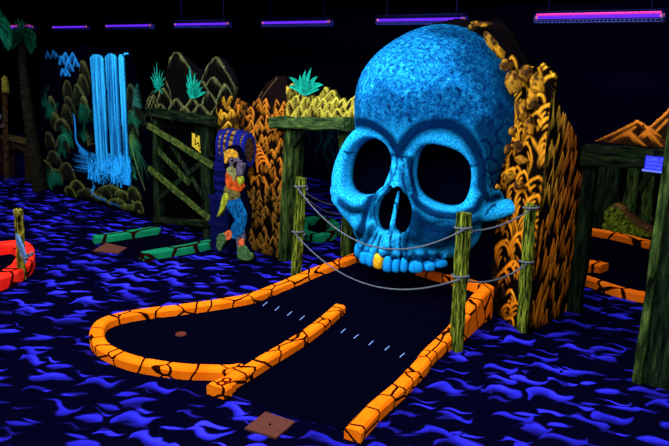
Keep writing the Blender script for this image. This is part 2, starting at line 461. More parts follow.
# ------------------------------------------------------------------ curbs
def rampz(y): return float(np.clip((y-3.95)/.85, 0, 1.15))*.17
def curb_bm(path, w=.10, hs=None, z0=0., cap=True):
    """path: list of xy centre points; hs: top heights"""
    n = len(path); bm = bmesh.new(); rings = []
    P = [Vector((float(p[0]), float(p[1]), 0)) for p in path]
    cl = (P[0]-P[-1]).length < 1e-6
    for i in range(n):
        if cl: t = (P[(i+1) % (n-1)]-P[(i-1) % (n-1)]).normalized()
        else: t = (P[min(i+1, n-1)]-P[max(i-1, 0)]).normalized()
        s = Vector((-t.y, t.x, 0)); h = hs[i]; b = .014; ww = (w[min(i, len(w)-1)] if isinstance(w, list) else w)/2
        ring = []
        for a, z in ((-ww, z0), (-ww, h-b), (-ww+b, h), (ww-b, h), (ww, h-b), (ww, z0)):
            ring.append(bm.verts.new(P[i]+s*a+Vector((0, 0, z))))
        rings.append(ring)
    for i in range(n-1):
        for j in range(6):
            bm.faces.new((rings[i][j], rings[i][(j+1) % 6], rings[i+1][(j+1) % 6], rings[i+1][j]))
    if not cl: bm.faces.new(rings[0][::-1]); bm.faces.new(rings[-1])
    else: bmesh.ops.remove_doubles(bm, verts=bm.verts[:], dist=1e-5)
    bmesh.ops.recalc_face_normals(bm, faces=bm.faces[:])
    return bm

def top_pts(pix, h=.07, dz=rampz):
    out = []
    for p in pix:
        z = h
        for _ in range(12): z = h+dz(G(p[0], p[1], z)[1])
        g = G(p[0], p[1], z); out.append((g[0], g[1], z))
    return out
def dens(P, n=8): return spline(P, n)

loop_px = [(366, 250), (352, 255.5), (334.6, 261.5), (313.7, 269.3), (294.8, 277.3), (274, 286), (251, 294.5), (230, 298.6), (205, 302.5), (173.8, 306.5), (140, 310.5), (115, 315.5), (101, 321.5), (97, 329), (97.5, 337), (104, 345), (118, 352.5), (136, 358.5), (160, 363), (185, 366), (213, 367), (230, 367), (243, 365)]
LOOP = dens(top_pts(loop_px), 6)
div_px = [(216, 386.5), (224, 381.5), (235, 374.5), (250, 366), (266, 356), (285, 345), (305, 332.5), (322, 320), (333, 310.5), (340, 304.5)]
DIV = dens(top_pts(div_px), 6)
right_px = [(352.6, 429.5), (364, 417), (375, 405.4), (388, 394), (401.3, 382.8), (412, 371.5), (421.5, 361.4), (430, 350)]
RP = top_pts(right_px)
RP += [(-2.335, 4.05, .11), (-2.36, 4.30, .17), (-2.40, 4.55, .24), (-2.43, 4.80, .27)]
RIGHT = dens(RP, 6)
def cb(P, name, mat, label, w=.10, group='painted stone curbs round the greens', cat='curb'):
    return solo(name, curb_bm(P, w, [p[2] for p in P]), mat, label, cat, group=group)
cb(LOOP, 'stone_curb', MT['orange'], 'long orange painted stone curb sweeping in a loop round the left end of the black green')
DIVW = [.145]*6+[.125]*3+[.10]*200
oc = cb(DIV, 'divider_curb', MT['orange'], 'straight orange stone divider curb marked 8 in the middle of the black green', DIVW)
cb(RIGHT, 'stone_curb', MT['orange'], 'orange painted stone curb along the right edge of the black green, rising towards the skull')
back = [(-2.43, 4.80, .27), (-2.62, 4.84, .26), (-2.85, 4.84, .25), (-3.15, 4.86, .25)]
cb(dens(back, 4), 'stone_curb', MT['orange'], 'short orange stone curb end just below the skull\'s right hand teeth', .07)
# the numeral 8 painted on the end block (a ring pair, slightly raised)
p8 = np.array(DIV[1]); t8 = np.array(DIV[8])-np.array(DIV[0]); t8 = t8[:2]/np.linalg.norm(t8[:2]); s8 = np.array([-t8[1], t8[0]])
def ring8(c, r, bm):
    k = 20; vs = [[], [], []]
    for i in range(k):
        a = 2*math.pi*i/k
        for j, (rr, zz) in enumerate(((r*1.1, .0), (r*.8, .004), (r*.5, .0))):
            q = c+(t8*math.cos(a)+s8*math.sin(a))*rr; vs[j].append(bm.verts.new((q[0], q[1], .0703+zz)))
    for j in range(2):
        for i in range(k): bm.faces.new((vs[j][i], vs[j][(i+1) % k], vs[j+1][(i+1) % k], vs[j+1][i]))
bm = bmesh.new(); c8 = G(224, 381.5, .07)[:2]
ring8(c8-t8*.026, .030, bm); ring8(c8+t8*.026, .030, bm)
part('number_eight', bm, flat('dark_red_ink', (.10, .003, .001)), oc, label='dark red numeral 8')

# green felt: flat part and ramp
front_l = G(219, 393); front_r = G(350, 433)
lp = [(p[0], p[1]) for p in LOOP]
rp = [(p[0], p[1]) for p in RIGHT]
poly = lp[::-1]  # from divider join back round to the skull
out = [(front_l[0], front_l[1]+.02)]+[tuple(lp[-1])]+poly[1:]+[(-3.6, 5.1), (-2.45, 4.86)]+rp[::-1]+[(front_r[0]-.0, front_r[1])]
def clip(poly, y, keep_above):
    r = []
    for i in range(len(poly)):
        a, b = poly[i], poly[(i+1) % len(poly)]; ia = (a[1] >= y) == keep_above; ib = (b[1] >= y) == keep_above
        if ia: r.append(a)
        if ia != ib:
            t = (y-a[1])/(b[1]-a[1]); r.append((a[0]+(b[0]-a[0])*t, y))
    return r
bm = bmesh.new()
for up in (False, True):
    pl = clip(out, 3.95, up)
    pl = [p for i, p in enumerate(pl) if math.hypot(p[0]-pl[i-1][0], p[1]-pl[i-1][1]) > 1e-4]
    zf = (lambda y: .008+max(0, (y-3.95)/.85*.17))
    vt = [bm.verts.new((p[0], p[1], zf(p[1]))) for p in pl]; vb = [bm.verts.new((p[0], p[1], 0)) for p in pl]
    for t in tessellate_polygon([[Vector((p[0], p[1], 0)) for p in pl]]):
        try: bm.faces.new([vt[i] for i in t]); bm.faces.new([vb[i] for i in t][::-1])
        except ValueError: pass
    for i in range(len(pl)):
        j = (i+1) % len(pl); bm.faces.new((vt[i], vt[j], vb[j], vb[i]))
bmesh.ops.recalc_face_normals(bm, faces=bm.faces[:])
putt = solo('putting_green', bm, MT['felt'], 'large black felt putting green between the orange curbs, ramping up to the skull mouth', 'putting green')
# dashes on the green
def rel(o, me_bm, name, mat, **k): return part(name, me_bm, mat, o, **k)
for (px, py) in [(265, 304), (277, 308.7), (289.4, 313.7), (302, 318), (343, 331), (356, 336.6), (371, 343), (387, 348.3), (402, 355.3)]:
    a = G(px-2.0, py+1.7, .01); b = G(px+2.0, py-1.7, .01); bm = beam(a, b, .008, .003, (0, 0, 1), 0, n=1)
    part('dash_mark', bm, MT['white'], putt, label='short pale blue dash painted on the felt')
# cup
c = G(181, 334, .01); bm = bmesh.new()
bmesh.ops.create_cone(bm, cap_ends=True, segments=28, radius1=.042, radius2=.038, depth=.006, matrix=Matrix.Translation((c[0], c[1], .011)))
cup = solo('hole_cup', bm, flat('dull_red_cup', (.09, .02, .012)), 'small dull red hole cup in the left lobe of the black green', 'golf hole', smooth=False)

# tee mats
def tee(pix, label, z=.012):
    bm = bmesh.new(); P = [G(*p, z) for p in pix]
    vt = [bm.verts.new(Vector(p.tolist())) for p in P]; vb = [bm.verts.new((p[0], p[1], .001)) for p in P]
    bm.faces.new(vt); bm.faces.new(vb[::-1])
    for i in range(4): bm.faces.new((vt[i], vb[i], vb[(i+1) % 4], vt[(i+1) % 4]))
    bmesh.ops.recalc_face_normals(bm, faces=bm.faces[:])
    return bm
t = solo('tee_mat', tee([(244.5, 428), (265.5, 411.5), (295, 421.5), (276, 437.5)], ''), MT['mat'], 'square brown rubber tee mat on the carpet in front of the block marked 8', 'tee mat')
c = G(270, 424.5, .0125); bm = bmesh.new(); bmesh.ops.create_cone(bm, cap_ends=True, segments=12, radius1=.008, radius2=.008, depth=.003, matrix=Matrix.Translation((c[0], c[1], .0135)))
part('tee_hole', bm, MT['ink'], t)
solo('tee_mat', tee([(93, 250.5), (106, 242.8), (127, 247.5), (118, 253)], ''), MT['mat'], 'small brown tee mat beside the green stone curbs', 'tee mat')

# green-kerbed hole on the left
g1 = dens(top_pts([(93.5, 235.8), (110, 234), (130, 231), (158.5, 226.8)], .08, lambda y: 0), 5)
g2 = dens(top_pts([(142, 253), (160, 249.5), (185, 245.5), (211, 240.2)], .08, lambda y: 0), 5)
cb(g1, 'stone_curb', MT['green'], 'far green painted stone curb beyond the small brown tee mat', .12)
cb(g2, 'stone_curb', MT['green'], 'near green painted stone curb running towards the pirate', .12)
bm = bmesh.new(); add = [(g1[0][0], g1[0][1]), (g1[-1][0], g1[-1][1]), (g2[-1][0]+.05, g2[-1][1]), (g2[0][0], g2[0][1])]
vt = [bm.verts.new((p[0], p[1], .006)) for p in add]; vb = [bm.verts.new((p[0], p[1], .0005)) for p in add]
bm.faces.new(vt); bm.faces.new(vb[::-1])
for i in range(4): bm.faces.new((vt[i], vt[(i+1) % 4], vb[(i+1) % 4], vb[i]))
bmesh.ops.recalc_face_normals(bm, faces=bm.faces[:])
solo('putting_green', bm, MT['felt'], 'black felt putting strip between the two green stone curbs', 'putting green')

# red-kerbed hole at the left edge
def poly_green(P, label):
    bm = bmesh.new(); vt = [bm.verts.new((p[0], p[1], .006)) for p in P]; vb = [bm.verts.new((p[0], p[1], .0005)) for p in P]
    for t in tessellate_polygon([[Vector((p[0], p[1], 0)) for p in P]]):
        bm.faces.new([vt[i] for i in t]); bm.faces.new([vb[i] for i in t][::-1])
    for i in range(len(P)):
        j = (i+1) % len(P); bm.faces.new((vt[i], vt[j], vb[j], vb[i]))
    bmesh.ops.recalc_face_normals(bm, faces=bm.faces[:])
    return solo('putting_green', bm, MT['felt'], label, 'putting green')
r1 = dens(top_pts([(-45, 247), (-20, 244.5), (0, 243), (12, 242), (21, 243.5), (25, 250), (23, 260), (14, 268), (0, 274.5), (-20, 281), (-45, 287)], .11, lambda y: 0), 5)
cb(r1, 'stone_curb', MT['red'], 'bright red painted stone curb curving round at the left edge', .17)
poly_green([(p[0], p[1]) for p in r1], 'black felt putting green inside the bright red curb')

# ------------------------------------------------------------------ skull (implicit surface -> surface nets)
X0 = -2.99
SKS, SKP, SKT = 1.06, np.array((-3., 4.36, 1.)), np.array((-.15, .26, -.06))   # size and place of the finished skull
def to_world(P): return SKP+SKS*(P-SKP)+SKT
def to_design(P): return SKP+(P-SKT-SKP)/SKS
SA, PV = math.radians(12), (-2.99, 4.36)
def unrot(X, Y):
    a, b_ = X-PV[0], Y-PV[1]; return PV[0]+a*math.cos(SA)+b_*math.sin(SA), PV[1]-a*math.sin(SA)+b_*math.cos(SA)
def lean_(Z): return .24*(np.minimum(Z, 1.36)-.98)
def loc(X, Y, Z):
    X, Y = unrot(X, Y); return X, Y-lean_(Z)
def rot2(X, Y):
    a, b_ = X-PV[0], Y-PV[1]; return PV[0]+a*math.cos(SA)-b_*math.sin(SA), PV[1]+a*math.sin(SA)+b_*math.cos(SA)
def sdf(X, Y, Z):
    X, Y = loc(X, Y, Z)
    x = np.abs(X-X0); sx = X-X0
    def ell(c, r, rz=0.):
        a, b_, d_ = x-c[0], Y-c[1], Z-c[2]
        if rz:
            ca, sa = math.cos(rz), math.sin(rz); a, b_ = a*ca-b_*sa, a*sa+b_*ca
        k0 = np.sqrt((a/r[0])**2+(b_/r[1])**2+(d_/r[2])**2); k1 = np.sqrt((a/r[0]**2)**2+(b_/r[1]**2)**2+(d_/r[2]**2)**2)+1e-9
        return k0*(k0-1)/k1
    def cap(a, b_, ra, rb):
        a = np.array(a); b_ = np.array(b_); d = b_-a; L = d.dot(d)
        t = np.clip(((x-a[0])*d[0]+(Y-a[1])*d[1]+(Z-a[2])*d[2])/L, 0, 1)
        return np.sqrt((x-a[0]-t*d[0])**2+(Y-a[1]-t*d[1])**2+(Z-a[2]-t*d[2])**2)-(ra+(rb-ra)*t)
    def su(a, b_, k):
        h = np.clip(.5+.5*(b_-a)/k, 0, 1); return b_*(1-h)+a*h-k*h*(1-h)
    def ss(a, b_, k):   # a minus b
        return -su(-a, b_, k)
    def ells(c, r):     # one-sided lump, not mirrored
        a, b_, d_ = sx-c[0], Y-c[1], Z-c[2]
        k0 = np.sqrt((a/r[0])**2+(b_/r[1])**2+(d_/r[2])**2); k1 = np.sqrt((a/r[0]**2)**2+(b_/r[1]**2)**2+(d_/r[2]**2)**2)+1e-9
        return k0*(k0-1)/k1
    d = ells((.10, 4.70, 1.59), (.74, .66, .715))
    d = su(d, ell((0, 4.42, 1.74), (.50, .42, .42)), .12)          # forehead
    d = su(d, ell((0, 4.66, 1.10), (.56, .42, .55)), .10)          # face core
    d = ss(d, ell((.84, 4.46, 1.18), (.15, .26, .24)), .08)        # temple hollow
    d = su(d, ell((.296, 4.40, 1.19), (.33, .22, .32), -.3), .05)   # wall of the socket
    # orbit ring: distance to an ellipse-like ring in a plane turned outwards
    oc = (.296, 4.27, 1.19); an = .13
    u = (x-oc[0])*math.cos(an)+(Y-oc[1])*math.sin(an); v = Z-oc[2]; w = -(x-oc[0])*math.sin(an)+(Y-oc[1])*math.cos(an)
    v2 = v+u*.20
    rr = np.sqrt((u/.272)**2+(v2/.285)**2)+1e-6
    dist = (rr-1)*.28
    curve = (u**2)*.35-.045
    ring = np.sqrt(dist**2+(w-curve)**2)-(.070+.016*np.clip(-v/.25, -.3, 1)+.012*np.clip(u/.25, -1, 1))
    d = su(d, ring, .032)
    # brow bar across glabella
    d = su(d, cap((0, 4.20, 1.33), (.18, 4.18, 1.40), .06, .07), .06)
    # zygomatic body and arch
    d = su(d, cap((.42, 4.24, .86), (.61, 4.38, .95), .09, .075), .035)
    d = su(d, cap((.60, 4.40, .97), (.70, 4.62, 1.04), .08, .058), .05)
    hk_ = np.maximum(cap((.62, 4.40, .93), (.86, 4.47, 1.00), .085, .048), -sx*10)
    d = su(d, hk_, .04); d = su(d, np.maximum(cap((.86, 4.47, 1.00), (.90, 4.46, 1.10), .05, .034), -sx*10), .03)
    d = su(d, cap((.54, 4.28, .90), (.30, 4.27, .76), .07, .09), .05)
    # maxilla
    d = su(d, ell((0, 4.50, .74), (.36, .40, .30)), .10)
    d = su(d, cap((.13, 4.15, 1.02), (.155, 4.16, .78), .055, .065), .06)
    # nasal bones
    d = su(d, cap((.0, 4.18, 1.34), (.0, 4.08, 1.06), .045, .055), .05)
    d = su(d, cap((.045, 4.18, 1.34), (.07, 4.11, 1.08), .03, .035), .035)
    d = su(d, cap((.0, 4.15, .80), (.0, 4.10, .66), .035, .035), .05)
    d = su(d, ell((.30, 4.62, .76), (.25, .34, .26)), .10)
    # hollow below the cheek
    d = ss(d, ell((.62, 4.30, .70), (.15, .20, .14)), .09)
    d = ss(d, ell((.37, 4.10, .80), (.05, .08, .08)), .08)
    # tooth roots
    for i in range(5):
        th = .13+.235*i; ex, ey = .40*math.sin(th), 4.56-.43*math.cos(th)
        d = su(d, cap((ex, ey+.012, .58), (ex*.92, ey+.03, .74), .036, .018), .022)
    d = ss(d, Z-.50+0*x, .02)
    # cavities
    eye = np.minimum(ell((.296, 4.20, 1.19), (.235, .40, .245), -an), 9)
    uu = (x-.296)*math.cos(an)+(Y-4.27)*math.sin(an); ww = -(x-.296)*math.sin(an)+(Y-4.27)*math.cos(an)
    rr2 = (np.abs(uu/.219)**2.5+np.abs((Z-1.19+uu*.20)/.222)**2.5)**(1/2.5)
    eye = np.maximum((rr2-1)*.22, np.maximum(ww-.20, -ww-.40))
    d = ss(d, eye, .035)
    nose = np.maximum(ell((.066, 4.12, .885), (.085, .26, .145)), -9)
    nose = su(nose, ell((.025, 4.12, 1.00), (.045, .22, .10)), .03)
    d = ss(d, nose, .018)
    sept = cap((0, 4.16, 1.04), (0, 4.13, .80), .013, .02)
    d = su(d, sept, .015)
    inner = ell((0, 4.62, .42), (.30, .40, .22)); d = ss(d, inner, .02)
    return d, eye, nose

def surface_nets(F, org, h):
    nx, ny, nz = F.shape; S = F < 0
    acc = np.zeros((nx-1, ny-1, nz-1, 3), np.float32); cnt = np.zeros((nx-1, ny-1, nz-1), np.int16)
    corners = [(0, 0, 0), (1, 0, 0), (0, 1, 0), (1, 1, 0), (0, 0, 1), (1, 0, 1), (0, 1, 1), (1, 1, 1)]
    sl = lambda A, c: A[c[0]:nx-1+c[0], c[1]:ny-1+c[1], c[2]:nz-1+c[2]]
    for i in range(8):
        for j in range(i+1, 8):
            if sum(abs(a-b) for a, b in zip(corners[i], corners[j])) != 1: continue
            fa, fb = sl(F, corners[i]), sl(F, corners[j]); m = sl(S, corners[i]) != sl(S, corners[j])
            t = np.where(m, fa/(fa-fb+1e-12), 0); cnt += m
            for k in range(3): acc[..., k] += np.where(m, corners[i][k]+t*(corners[j][k]-corners[i][k]), 0)
    act = cnt > 0; idx = np.full(act.shape, -1, np.int64); idx[act] = np.arange(act.sum())
    ii = np.stack(np.nonzero(act), 1); V = (ii+acc[act]/cnt[act][:, None])*h+np.array(org)
    Q = []
    for ax in range(3):
        o = [k for k in range(3) if k != ax]
        a = [slice(None)]*3; b = [slice(None)]*3; a[ax] = slice(0, -1); b[ax] = slice(1, None)
        m = S[tuple(a)] != S[tuple(b)]; neg = S[tuple(a)]
        rngs = [slice(1, -1) if k in o else slice(None) for k in range(3)]
        mm = m[tuple(rngs)]; P = np.stack(np.nonzero(mm), 1)
        sg = neg[tuple(rngs)][mm]
        for k in o: P[:, k] += 1
        def gi(d0, d1):
            R = P.copy(); R[:, o[0]] -= d0; R[:, o[1]] -= d1; return idx[R[:, 0], R[:, 1], R[:, 2]]
        q = np.stack([gi(0, 0), gi(1, 0), gi(1, 1), gi(0, 1)], 1)
        flip = sg if ax != 1 else ~sg
        q[~flip] = q[~flip][:, ::-1]
        Q.append(q)
    return V, np.concatenate(Q)

H = .0105
gx = np.arange(X0-.88, X0+1.05, H); gy = np.arange(3.80, 5.06, H); gzz = np.arange(.42, 2.38, H)
GX, GY, GZ = np.meshgrid(gx, gy, gzz, indexing='ij')
D, EYE, NOSE = sdf(GX, GY, GZ)
GYc = 5.02
D = np.maximum(D, GY-GYc)
V, Q = surface_nets(D.astype(np.float32), (gx[0], gy[0], gzz[0]), H)
del D, GX, GY, GZ, EYE, NOSE

def hit(px, py, t0=3.6, t1=7.5):
    """point where a sight line meets the skull"""
    d = ray(px, py); d = d/np.linalg.norm(d); ts = np.arange(t0, t1, .01); P = to_design(CAM+ts[:, None]*d)
    s, _, _ = sdf(P[:, 0], P[:, 1], P[:, 2]); k = np.nonzero(s < 0)[0]
    return P[k[0]] if len(k) else None

_, ev, nv_ = sdf(V[:, 0], V[:, 1], V[:, 2])
cav = np.clip(1-np.maximum(np.minimum(ev, nv_)-.004, 0)/.012, 0, 1)
# keep the rounded lip of each cavity blue; the darkness of its depth is painted black further in
UX, UY = loc(V[:, 0], V[:, 1], V[:, 2])
an = .13; xx = np.abs(UX-X0)
wdep = -(xx-.296)*math.sin(an)+(UY-4.27)*math.cos(an); ueye = (xx-.296)*math.cos(an)+(UY-4.27)*math.sin(an)
rreye = (np.abs(ueye/.219)**2.5+np.abs((V[:, 2]-1.19+ueye*.20)/.222)**2.5)**(1/2.5)
deep_eye = np.clip((wdep+.0)/.07, 0, 1)*(rreye < 1.08)
deep_nose = np.clip((UY-4.14)/.05, 0, 1)*(np.abs(nv_) < .03)
cav = np.maximum(deep_eye*(UY < 4.95), cav*deep_nose)
cav = np.where((V[:, 2] < .53) & (UY > 4.25), 1, cav)
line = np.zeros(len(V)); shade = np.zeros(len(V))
def paint(pix, r, arr, soft=.5, amt=1.):
    P = [hit(*p) for p in [(a[0], a[1]) for a in spline([(q[0], q[1]) for q in pix], 5)]]
    P = [p for p in P if p is not None]
    if len(P) < 2: return
    P = np.array(P); c = P.mean(0); R = np.linalg.norm(P-c, axis=1).max()+r*1.5
    sel = np.nonzero(np.linalg.norm(V-c, axis=1) < R)[0]; Vs = V[sel]; best = np.full(len(sel), 9.)
    for i in range(len(P)-1):
        a, b_ = P[i], P[i+1]; d = b_-a
        if np.linalg.norm(d) > .12: continue
        t = np.clip(((Vs-a)@d)/(d@d+1e-9), 0, 1); best = np.minimum(best, np.linalg.norm(Vs-a-t[:, None]*d, axis=1))
    arr[sel] = np.maximum(arr[sel], amt*np.clip((r-best)/(r*soft)+.0, 0, 1))
cracks = [
    [(387, 152), (394, 154), (401, 156), (409, 157)], [(394, 153), (393, 164), (389, 176), (384, 187)], [(399, 156), (399, 166), (396, 176)],
    [(404, 157), (406, 168), (405, 180), (408, 190)], [(390, 154), (389, 165), (385, 176)], [(346, 151), (350, 153), (355, 152)],
    [(466, 167), (471, 166), (479, 165)], [(480, 152), (486, 160), (492, 158), (499, 162)], [(486, 160), (487, 170), (484, 180)],
    [(492, 158), (494, 148), (500, 142), (505, 145)], [(494, 148), (488, 140), (482, 142)], [(496, 172), (490, 180), (492, 190)], [(500, 142), (498, 132), (504, 126)],
    [(487, 170), (494, 173), (501, 170)], [(386, 215), (391, 224), (392, 232)], [(380, 232), (376, 240), (372, 248)], [(394, 232), (392, 242), (393, 254)], [(403, 232), (402, 244), (404, 256)],
    [(413, 228), (409, 240), (408, 256)], [(488, 214), (492, 208), (497, 205)], [(383, 236), (380, 246), (379, 254)],
    [(392, 190), (397, 200), (400, 214), (402, 226)], [(372, 236), (368, 242), (364, 248)],
]
for c_ in cracks: paint([(a-2, b) for a, b in c_], .015, line, .7)
# airbrushed arcs, with shade painted into the creases, temples and dome edges
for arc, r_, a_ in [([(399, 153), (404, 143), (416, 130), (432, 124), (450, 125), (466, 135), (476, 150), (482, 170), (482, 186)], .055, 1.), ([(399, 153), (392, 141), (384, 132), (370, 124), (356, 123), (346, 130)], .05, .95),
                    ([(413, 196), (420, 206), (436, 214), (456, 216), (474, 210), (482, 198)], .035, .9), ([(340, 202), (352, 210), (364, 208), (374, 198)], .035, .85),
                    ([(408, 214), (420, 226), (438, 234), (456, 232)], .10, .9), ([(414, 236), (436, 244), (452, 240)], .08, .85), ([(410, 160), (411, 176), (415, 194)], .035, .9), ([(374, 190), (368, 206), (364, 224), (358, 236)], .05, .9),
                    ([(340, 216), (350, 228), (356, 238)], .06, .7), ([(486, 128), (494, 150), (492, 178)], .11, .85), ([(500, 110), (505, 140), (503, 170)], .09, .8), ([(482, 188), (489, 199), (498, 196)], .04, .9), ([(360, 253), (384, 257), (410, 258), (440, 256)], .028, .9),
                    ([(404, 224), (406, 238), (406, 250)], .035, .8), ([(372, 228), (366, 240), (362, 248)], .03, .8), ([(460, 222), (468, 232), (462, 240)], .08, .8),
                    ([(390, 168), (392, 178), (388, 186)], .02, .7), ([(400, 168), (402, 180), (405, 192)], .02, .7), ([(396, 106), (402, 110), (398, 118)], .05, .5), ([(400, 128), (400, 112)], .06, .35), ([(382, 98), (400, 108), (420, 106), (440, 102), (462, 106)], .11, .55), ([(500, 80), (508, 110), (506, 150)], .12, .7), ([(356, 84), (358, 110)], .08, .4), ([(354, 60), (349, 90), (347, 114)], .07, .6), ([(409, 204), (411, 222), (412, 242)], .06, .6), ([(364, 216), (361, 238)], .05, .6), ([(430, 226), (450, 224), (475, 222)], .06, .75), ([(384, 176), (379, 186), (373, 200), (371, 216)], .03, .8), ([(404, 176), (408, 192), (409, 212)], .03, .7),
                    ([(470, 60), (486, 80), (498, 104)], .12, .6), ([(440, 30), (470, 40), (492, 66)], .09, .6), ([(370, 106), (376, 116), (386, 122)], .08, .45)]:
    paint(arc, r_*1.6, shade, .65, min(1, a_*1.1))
for arc in [[(384, 188), (377, 196), (374, 210), (377, 226)], [(402, 188), (404, 204), (403, 220)], [(418, 150), (412, 168), (415, 190)], [(340, 212), (346, 222), (354, 234)], [(420, 224), (440, 232), (462, 228)], [(399, 154), (405, 144), (417, 132), (432, 126), (449, 127)], [(398, 154), (391, 143), (383, 134), (370, 127)], [(482, 192), (488, 200), (497, 197), (503, 190)], [(374, 192), (368, 206), (363, 222)], [(412, 196), (424, 211), (440, 217), (458, 218)], [(342, 206), (352, 212), (364, 211)]]:
    paint(arc, .013, line, .8, .85)
# pits in the forehead
for (px, py, r_) in [(389, 106, .02), (396, 104, .012), (400, 107, .012), (387, 113, .014), (410, 120, .018), (411, 112, .01), (392, 95, .012), (459, 90, .022), (470, 97, .014), (449, 89, .01), (418, 100, .012), (425, 93, .01), (440, 96, .012), (434, 105, .01), (455, 104, .012), (446, 112, .01), (402, 98, .01), (462, 108, .012), (415, 108, .01), (478, 110, .012)]:
    paint([(px-1.2, py-.8), (px, py), (px+.9, py+1.3)], r_, line, .7)

me = bpy.data.meshes.new('cranium'); me.vertices.add(len(V)); me.vertices.foreach_set('co', to_world(V).astype(np.float32).ravel())
me.loops.add(Q.size); me.loops.foreach_set('vertex_index', Q.astype(np.int32).ravel())
me.polygons.add(len(Q)); me.polygons.foreach_set('loop_start', np.arange(0, Q.size, 4, dtype=np.int32)); me.update(calc_edges=True); me.validate()
bmx = bmesh.new(); bmx.from_mesh(me); bmesh.ops.recalc_face_normals(bmx, faces=bmx.faces[:]); bmx.to_mesh(me); bmx.free()
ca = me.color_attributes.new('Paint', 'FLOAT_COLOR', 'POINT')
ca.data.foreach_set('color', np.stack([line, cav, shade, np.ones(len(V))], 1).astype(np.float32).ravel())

def m_skull():
    m, nt, b = newmat('airbrushed_blue_skull', .6); L = nt.links
    a = N(nt, 'ShaderNodeVertexColor', layer_name='Paint'); sep = N(nt, 'ShaderNodeSeparateColor'); L.new(a.outputs['Color'], sep.inputs[0])
    geo = N(nt, 'ShaderNodeNewGeometry')
    n = N(nt, 'ShaderNodeTexNoise', i_Scale=30., i_Detail=8., i_Roughness=.85, i_Distortion=.3); L.new(geo.outputs['Position'], n.inputs['Vector'])
    r = ramp(nt, [(.37, (.001, .012, .05)), (.46, (.002, .055, .17)), (.55, (.004, .16, .38)), (.68, (.04, .46, .72))]); L.new(n.outputs['Fac'], r.inputs['Fac'])
    n2 = N(nt, 'ShaderNodeTexNoise', i_Scale=75., i_Detail=4., i_Roughness=.7); L.new(geo.outputs['Position'], n2.inputs['Vector'])
    r2 = ramp(nt, [(.40, (.002, .105, .29)), (.58, (.014, .40, .74))]); L.new(n2.outputs['Fac'], r2.inputs['Fac'])
    # coarse sponge work on the dome, smoother airbrush on the face bones
    sp = N(nt, 'ShaderNodeSeparateXYZ'); L.new(geo.outputs['Position'], sp.inputs[0])
    mr = N(nt, 'ShaderNodeMapRange'); mr.inputs[1].default_value = 1.42; mr.inputs[2].default_value = 1.58; L.new(sp.outputs[2], mr.inputs[0])
    mx = N(nt, 'ShaderNodeMix', data_type='RGBA'); L.new(mr.outputs[0], mx.inputs['Factor']); L.new(r2.outputs['Color'], mx.inputs[6]); L.new(r.outputs['Color'], mx.inputs[7])
    cur = mx.outputs[2]
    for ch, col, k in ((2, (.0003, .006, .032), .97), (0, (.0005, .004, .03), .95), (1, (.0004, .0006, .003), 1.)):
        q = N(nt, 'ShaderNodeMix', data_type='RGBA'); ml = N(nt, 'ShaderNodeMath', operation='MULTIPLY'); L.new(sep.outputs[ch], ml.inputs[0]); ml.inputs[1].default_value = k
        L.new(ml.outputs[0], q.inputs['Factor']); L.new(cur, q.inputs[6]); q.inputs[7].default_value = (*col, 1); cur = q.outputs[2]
    L.new(cur, b.inputs['Base Color'])
    bp = N(nt, 'ShaderNodeBump', i_Strength=.35, i_Distance=.012); L.new(n.outputs['Fac'], bp.inputs['Height']); L.new(bp.outputs['Normal'], b.inputs['Normal'])
    return m
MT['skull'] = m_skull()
MT['tooth'] = m_streaks('blue_tooth_paint', [(.3, (.002, .14, .45)), (.7, (.008, .33, .72))], (16, 16, 16), bump=.2)
MT['gold'] = m_streaks('gold_tooth_paint', [(.3, (.55, .22, .004)), (.7, (.9, .48, .02))], (18, 18, 18), bump=.2)
skull = thing('giant_skull', 'giant bright blue skull with black eye sockets and one gold tooth, built into the rock', 'skull', (-3.15, 4.85, .4))
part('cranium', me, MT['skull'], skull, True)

def arch(px, py, rx=.40, ry=.43, cy=4.56):
    d = ray(px, py); d = d/np.linalg.norm(d); ts = np.arange(3.6, 7, .004); P = CAM+ts[:, None]*d; Q_ = to_design(P)
    ux, uy = loc(Q_[:, 0], Q_[:, 1], Q_[:, 2]); k = np.nonzero(((ux-X0)/rx)**2+((uy-cy)/ry)**2 < 1)[0]
    return P[k[0]] if len(k) else None
teeth = [(361.2, 366.6, 252, 264), (367.6, 373.2, 253, 266.5), (374, 382, 254, 269), (383.2, 391.2, 257, 272.3), (392.2, 399.4, 259.5, 272.8), (400.4, 407.6, 259, 272.3), (409, 423, 262, 273), (424.5, 434.6, 262.5, 271), (436, 446.5, 260, 267.5)]
for i, (a, b_, t_, u_) in enumerate(teeth):
    pm = arch((a+b_)/2, (t_+u_)/2); pa = arch(a, (t_+u_)/2); pb = arch(b_, (t_+u_)/2)
    if pm is None: continue
    if pa is None: pa = pm+(pm-pb)
    if pb is None: pb = pm+(pm-pa)
    wv = pb-pa; wv[2] = 0; w = np.linalg.norm(wv); tn = wv/w
    if w > .16: w = .16
    zt = PY((a+b_)/2, t_, pm[1])[2]; zb = PY((a+b_)/2, u_, pm[1])[2]
    bm = bmesh.new(); bmesh.ops.create_cube(bm, size=1.)
    bmesh.ops.subdivide_edges(bm, edges=bm.edges[:], cuts=4, use_grid_fill=True)
    nrm = np.array([tn[1], -tn[0], 0]); zc = (zt+zb)/2; hh = (zt-zb)/2
    for v in bm.verts:
        q = np.array(v.co)*2; q = q/ (np.sum(np.abs(q)**3.6)**(1/3.6))
        k = 1-.12*(q[2] > 0)*q[2]
        v.co = Vector((pm+tn*q[0]*w*.52*k+nrm*(q[1]*.055-.025)+np.array([0, 0, zc-pm[2]+q[2]*hh*1.05])).tolist())
    part('tooth', bm, MT['gold'] if i == 2 else MT['tooth'], skull, True, label='gold front tooth' if i == 2 else None)
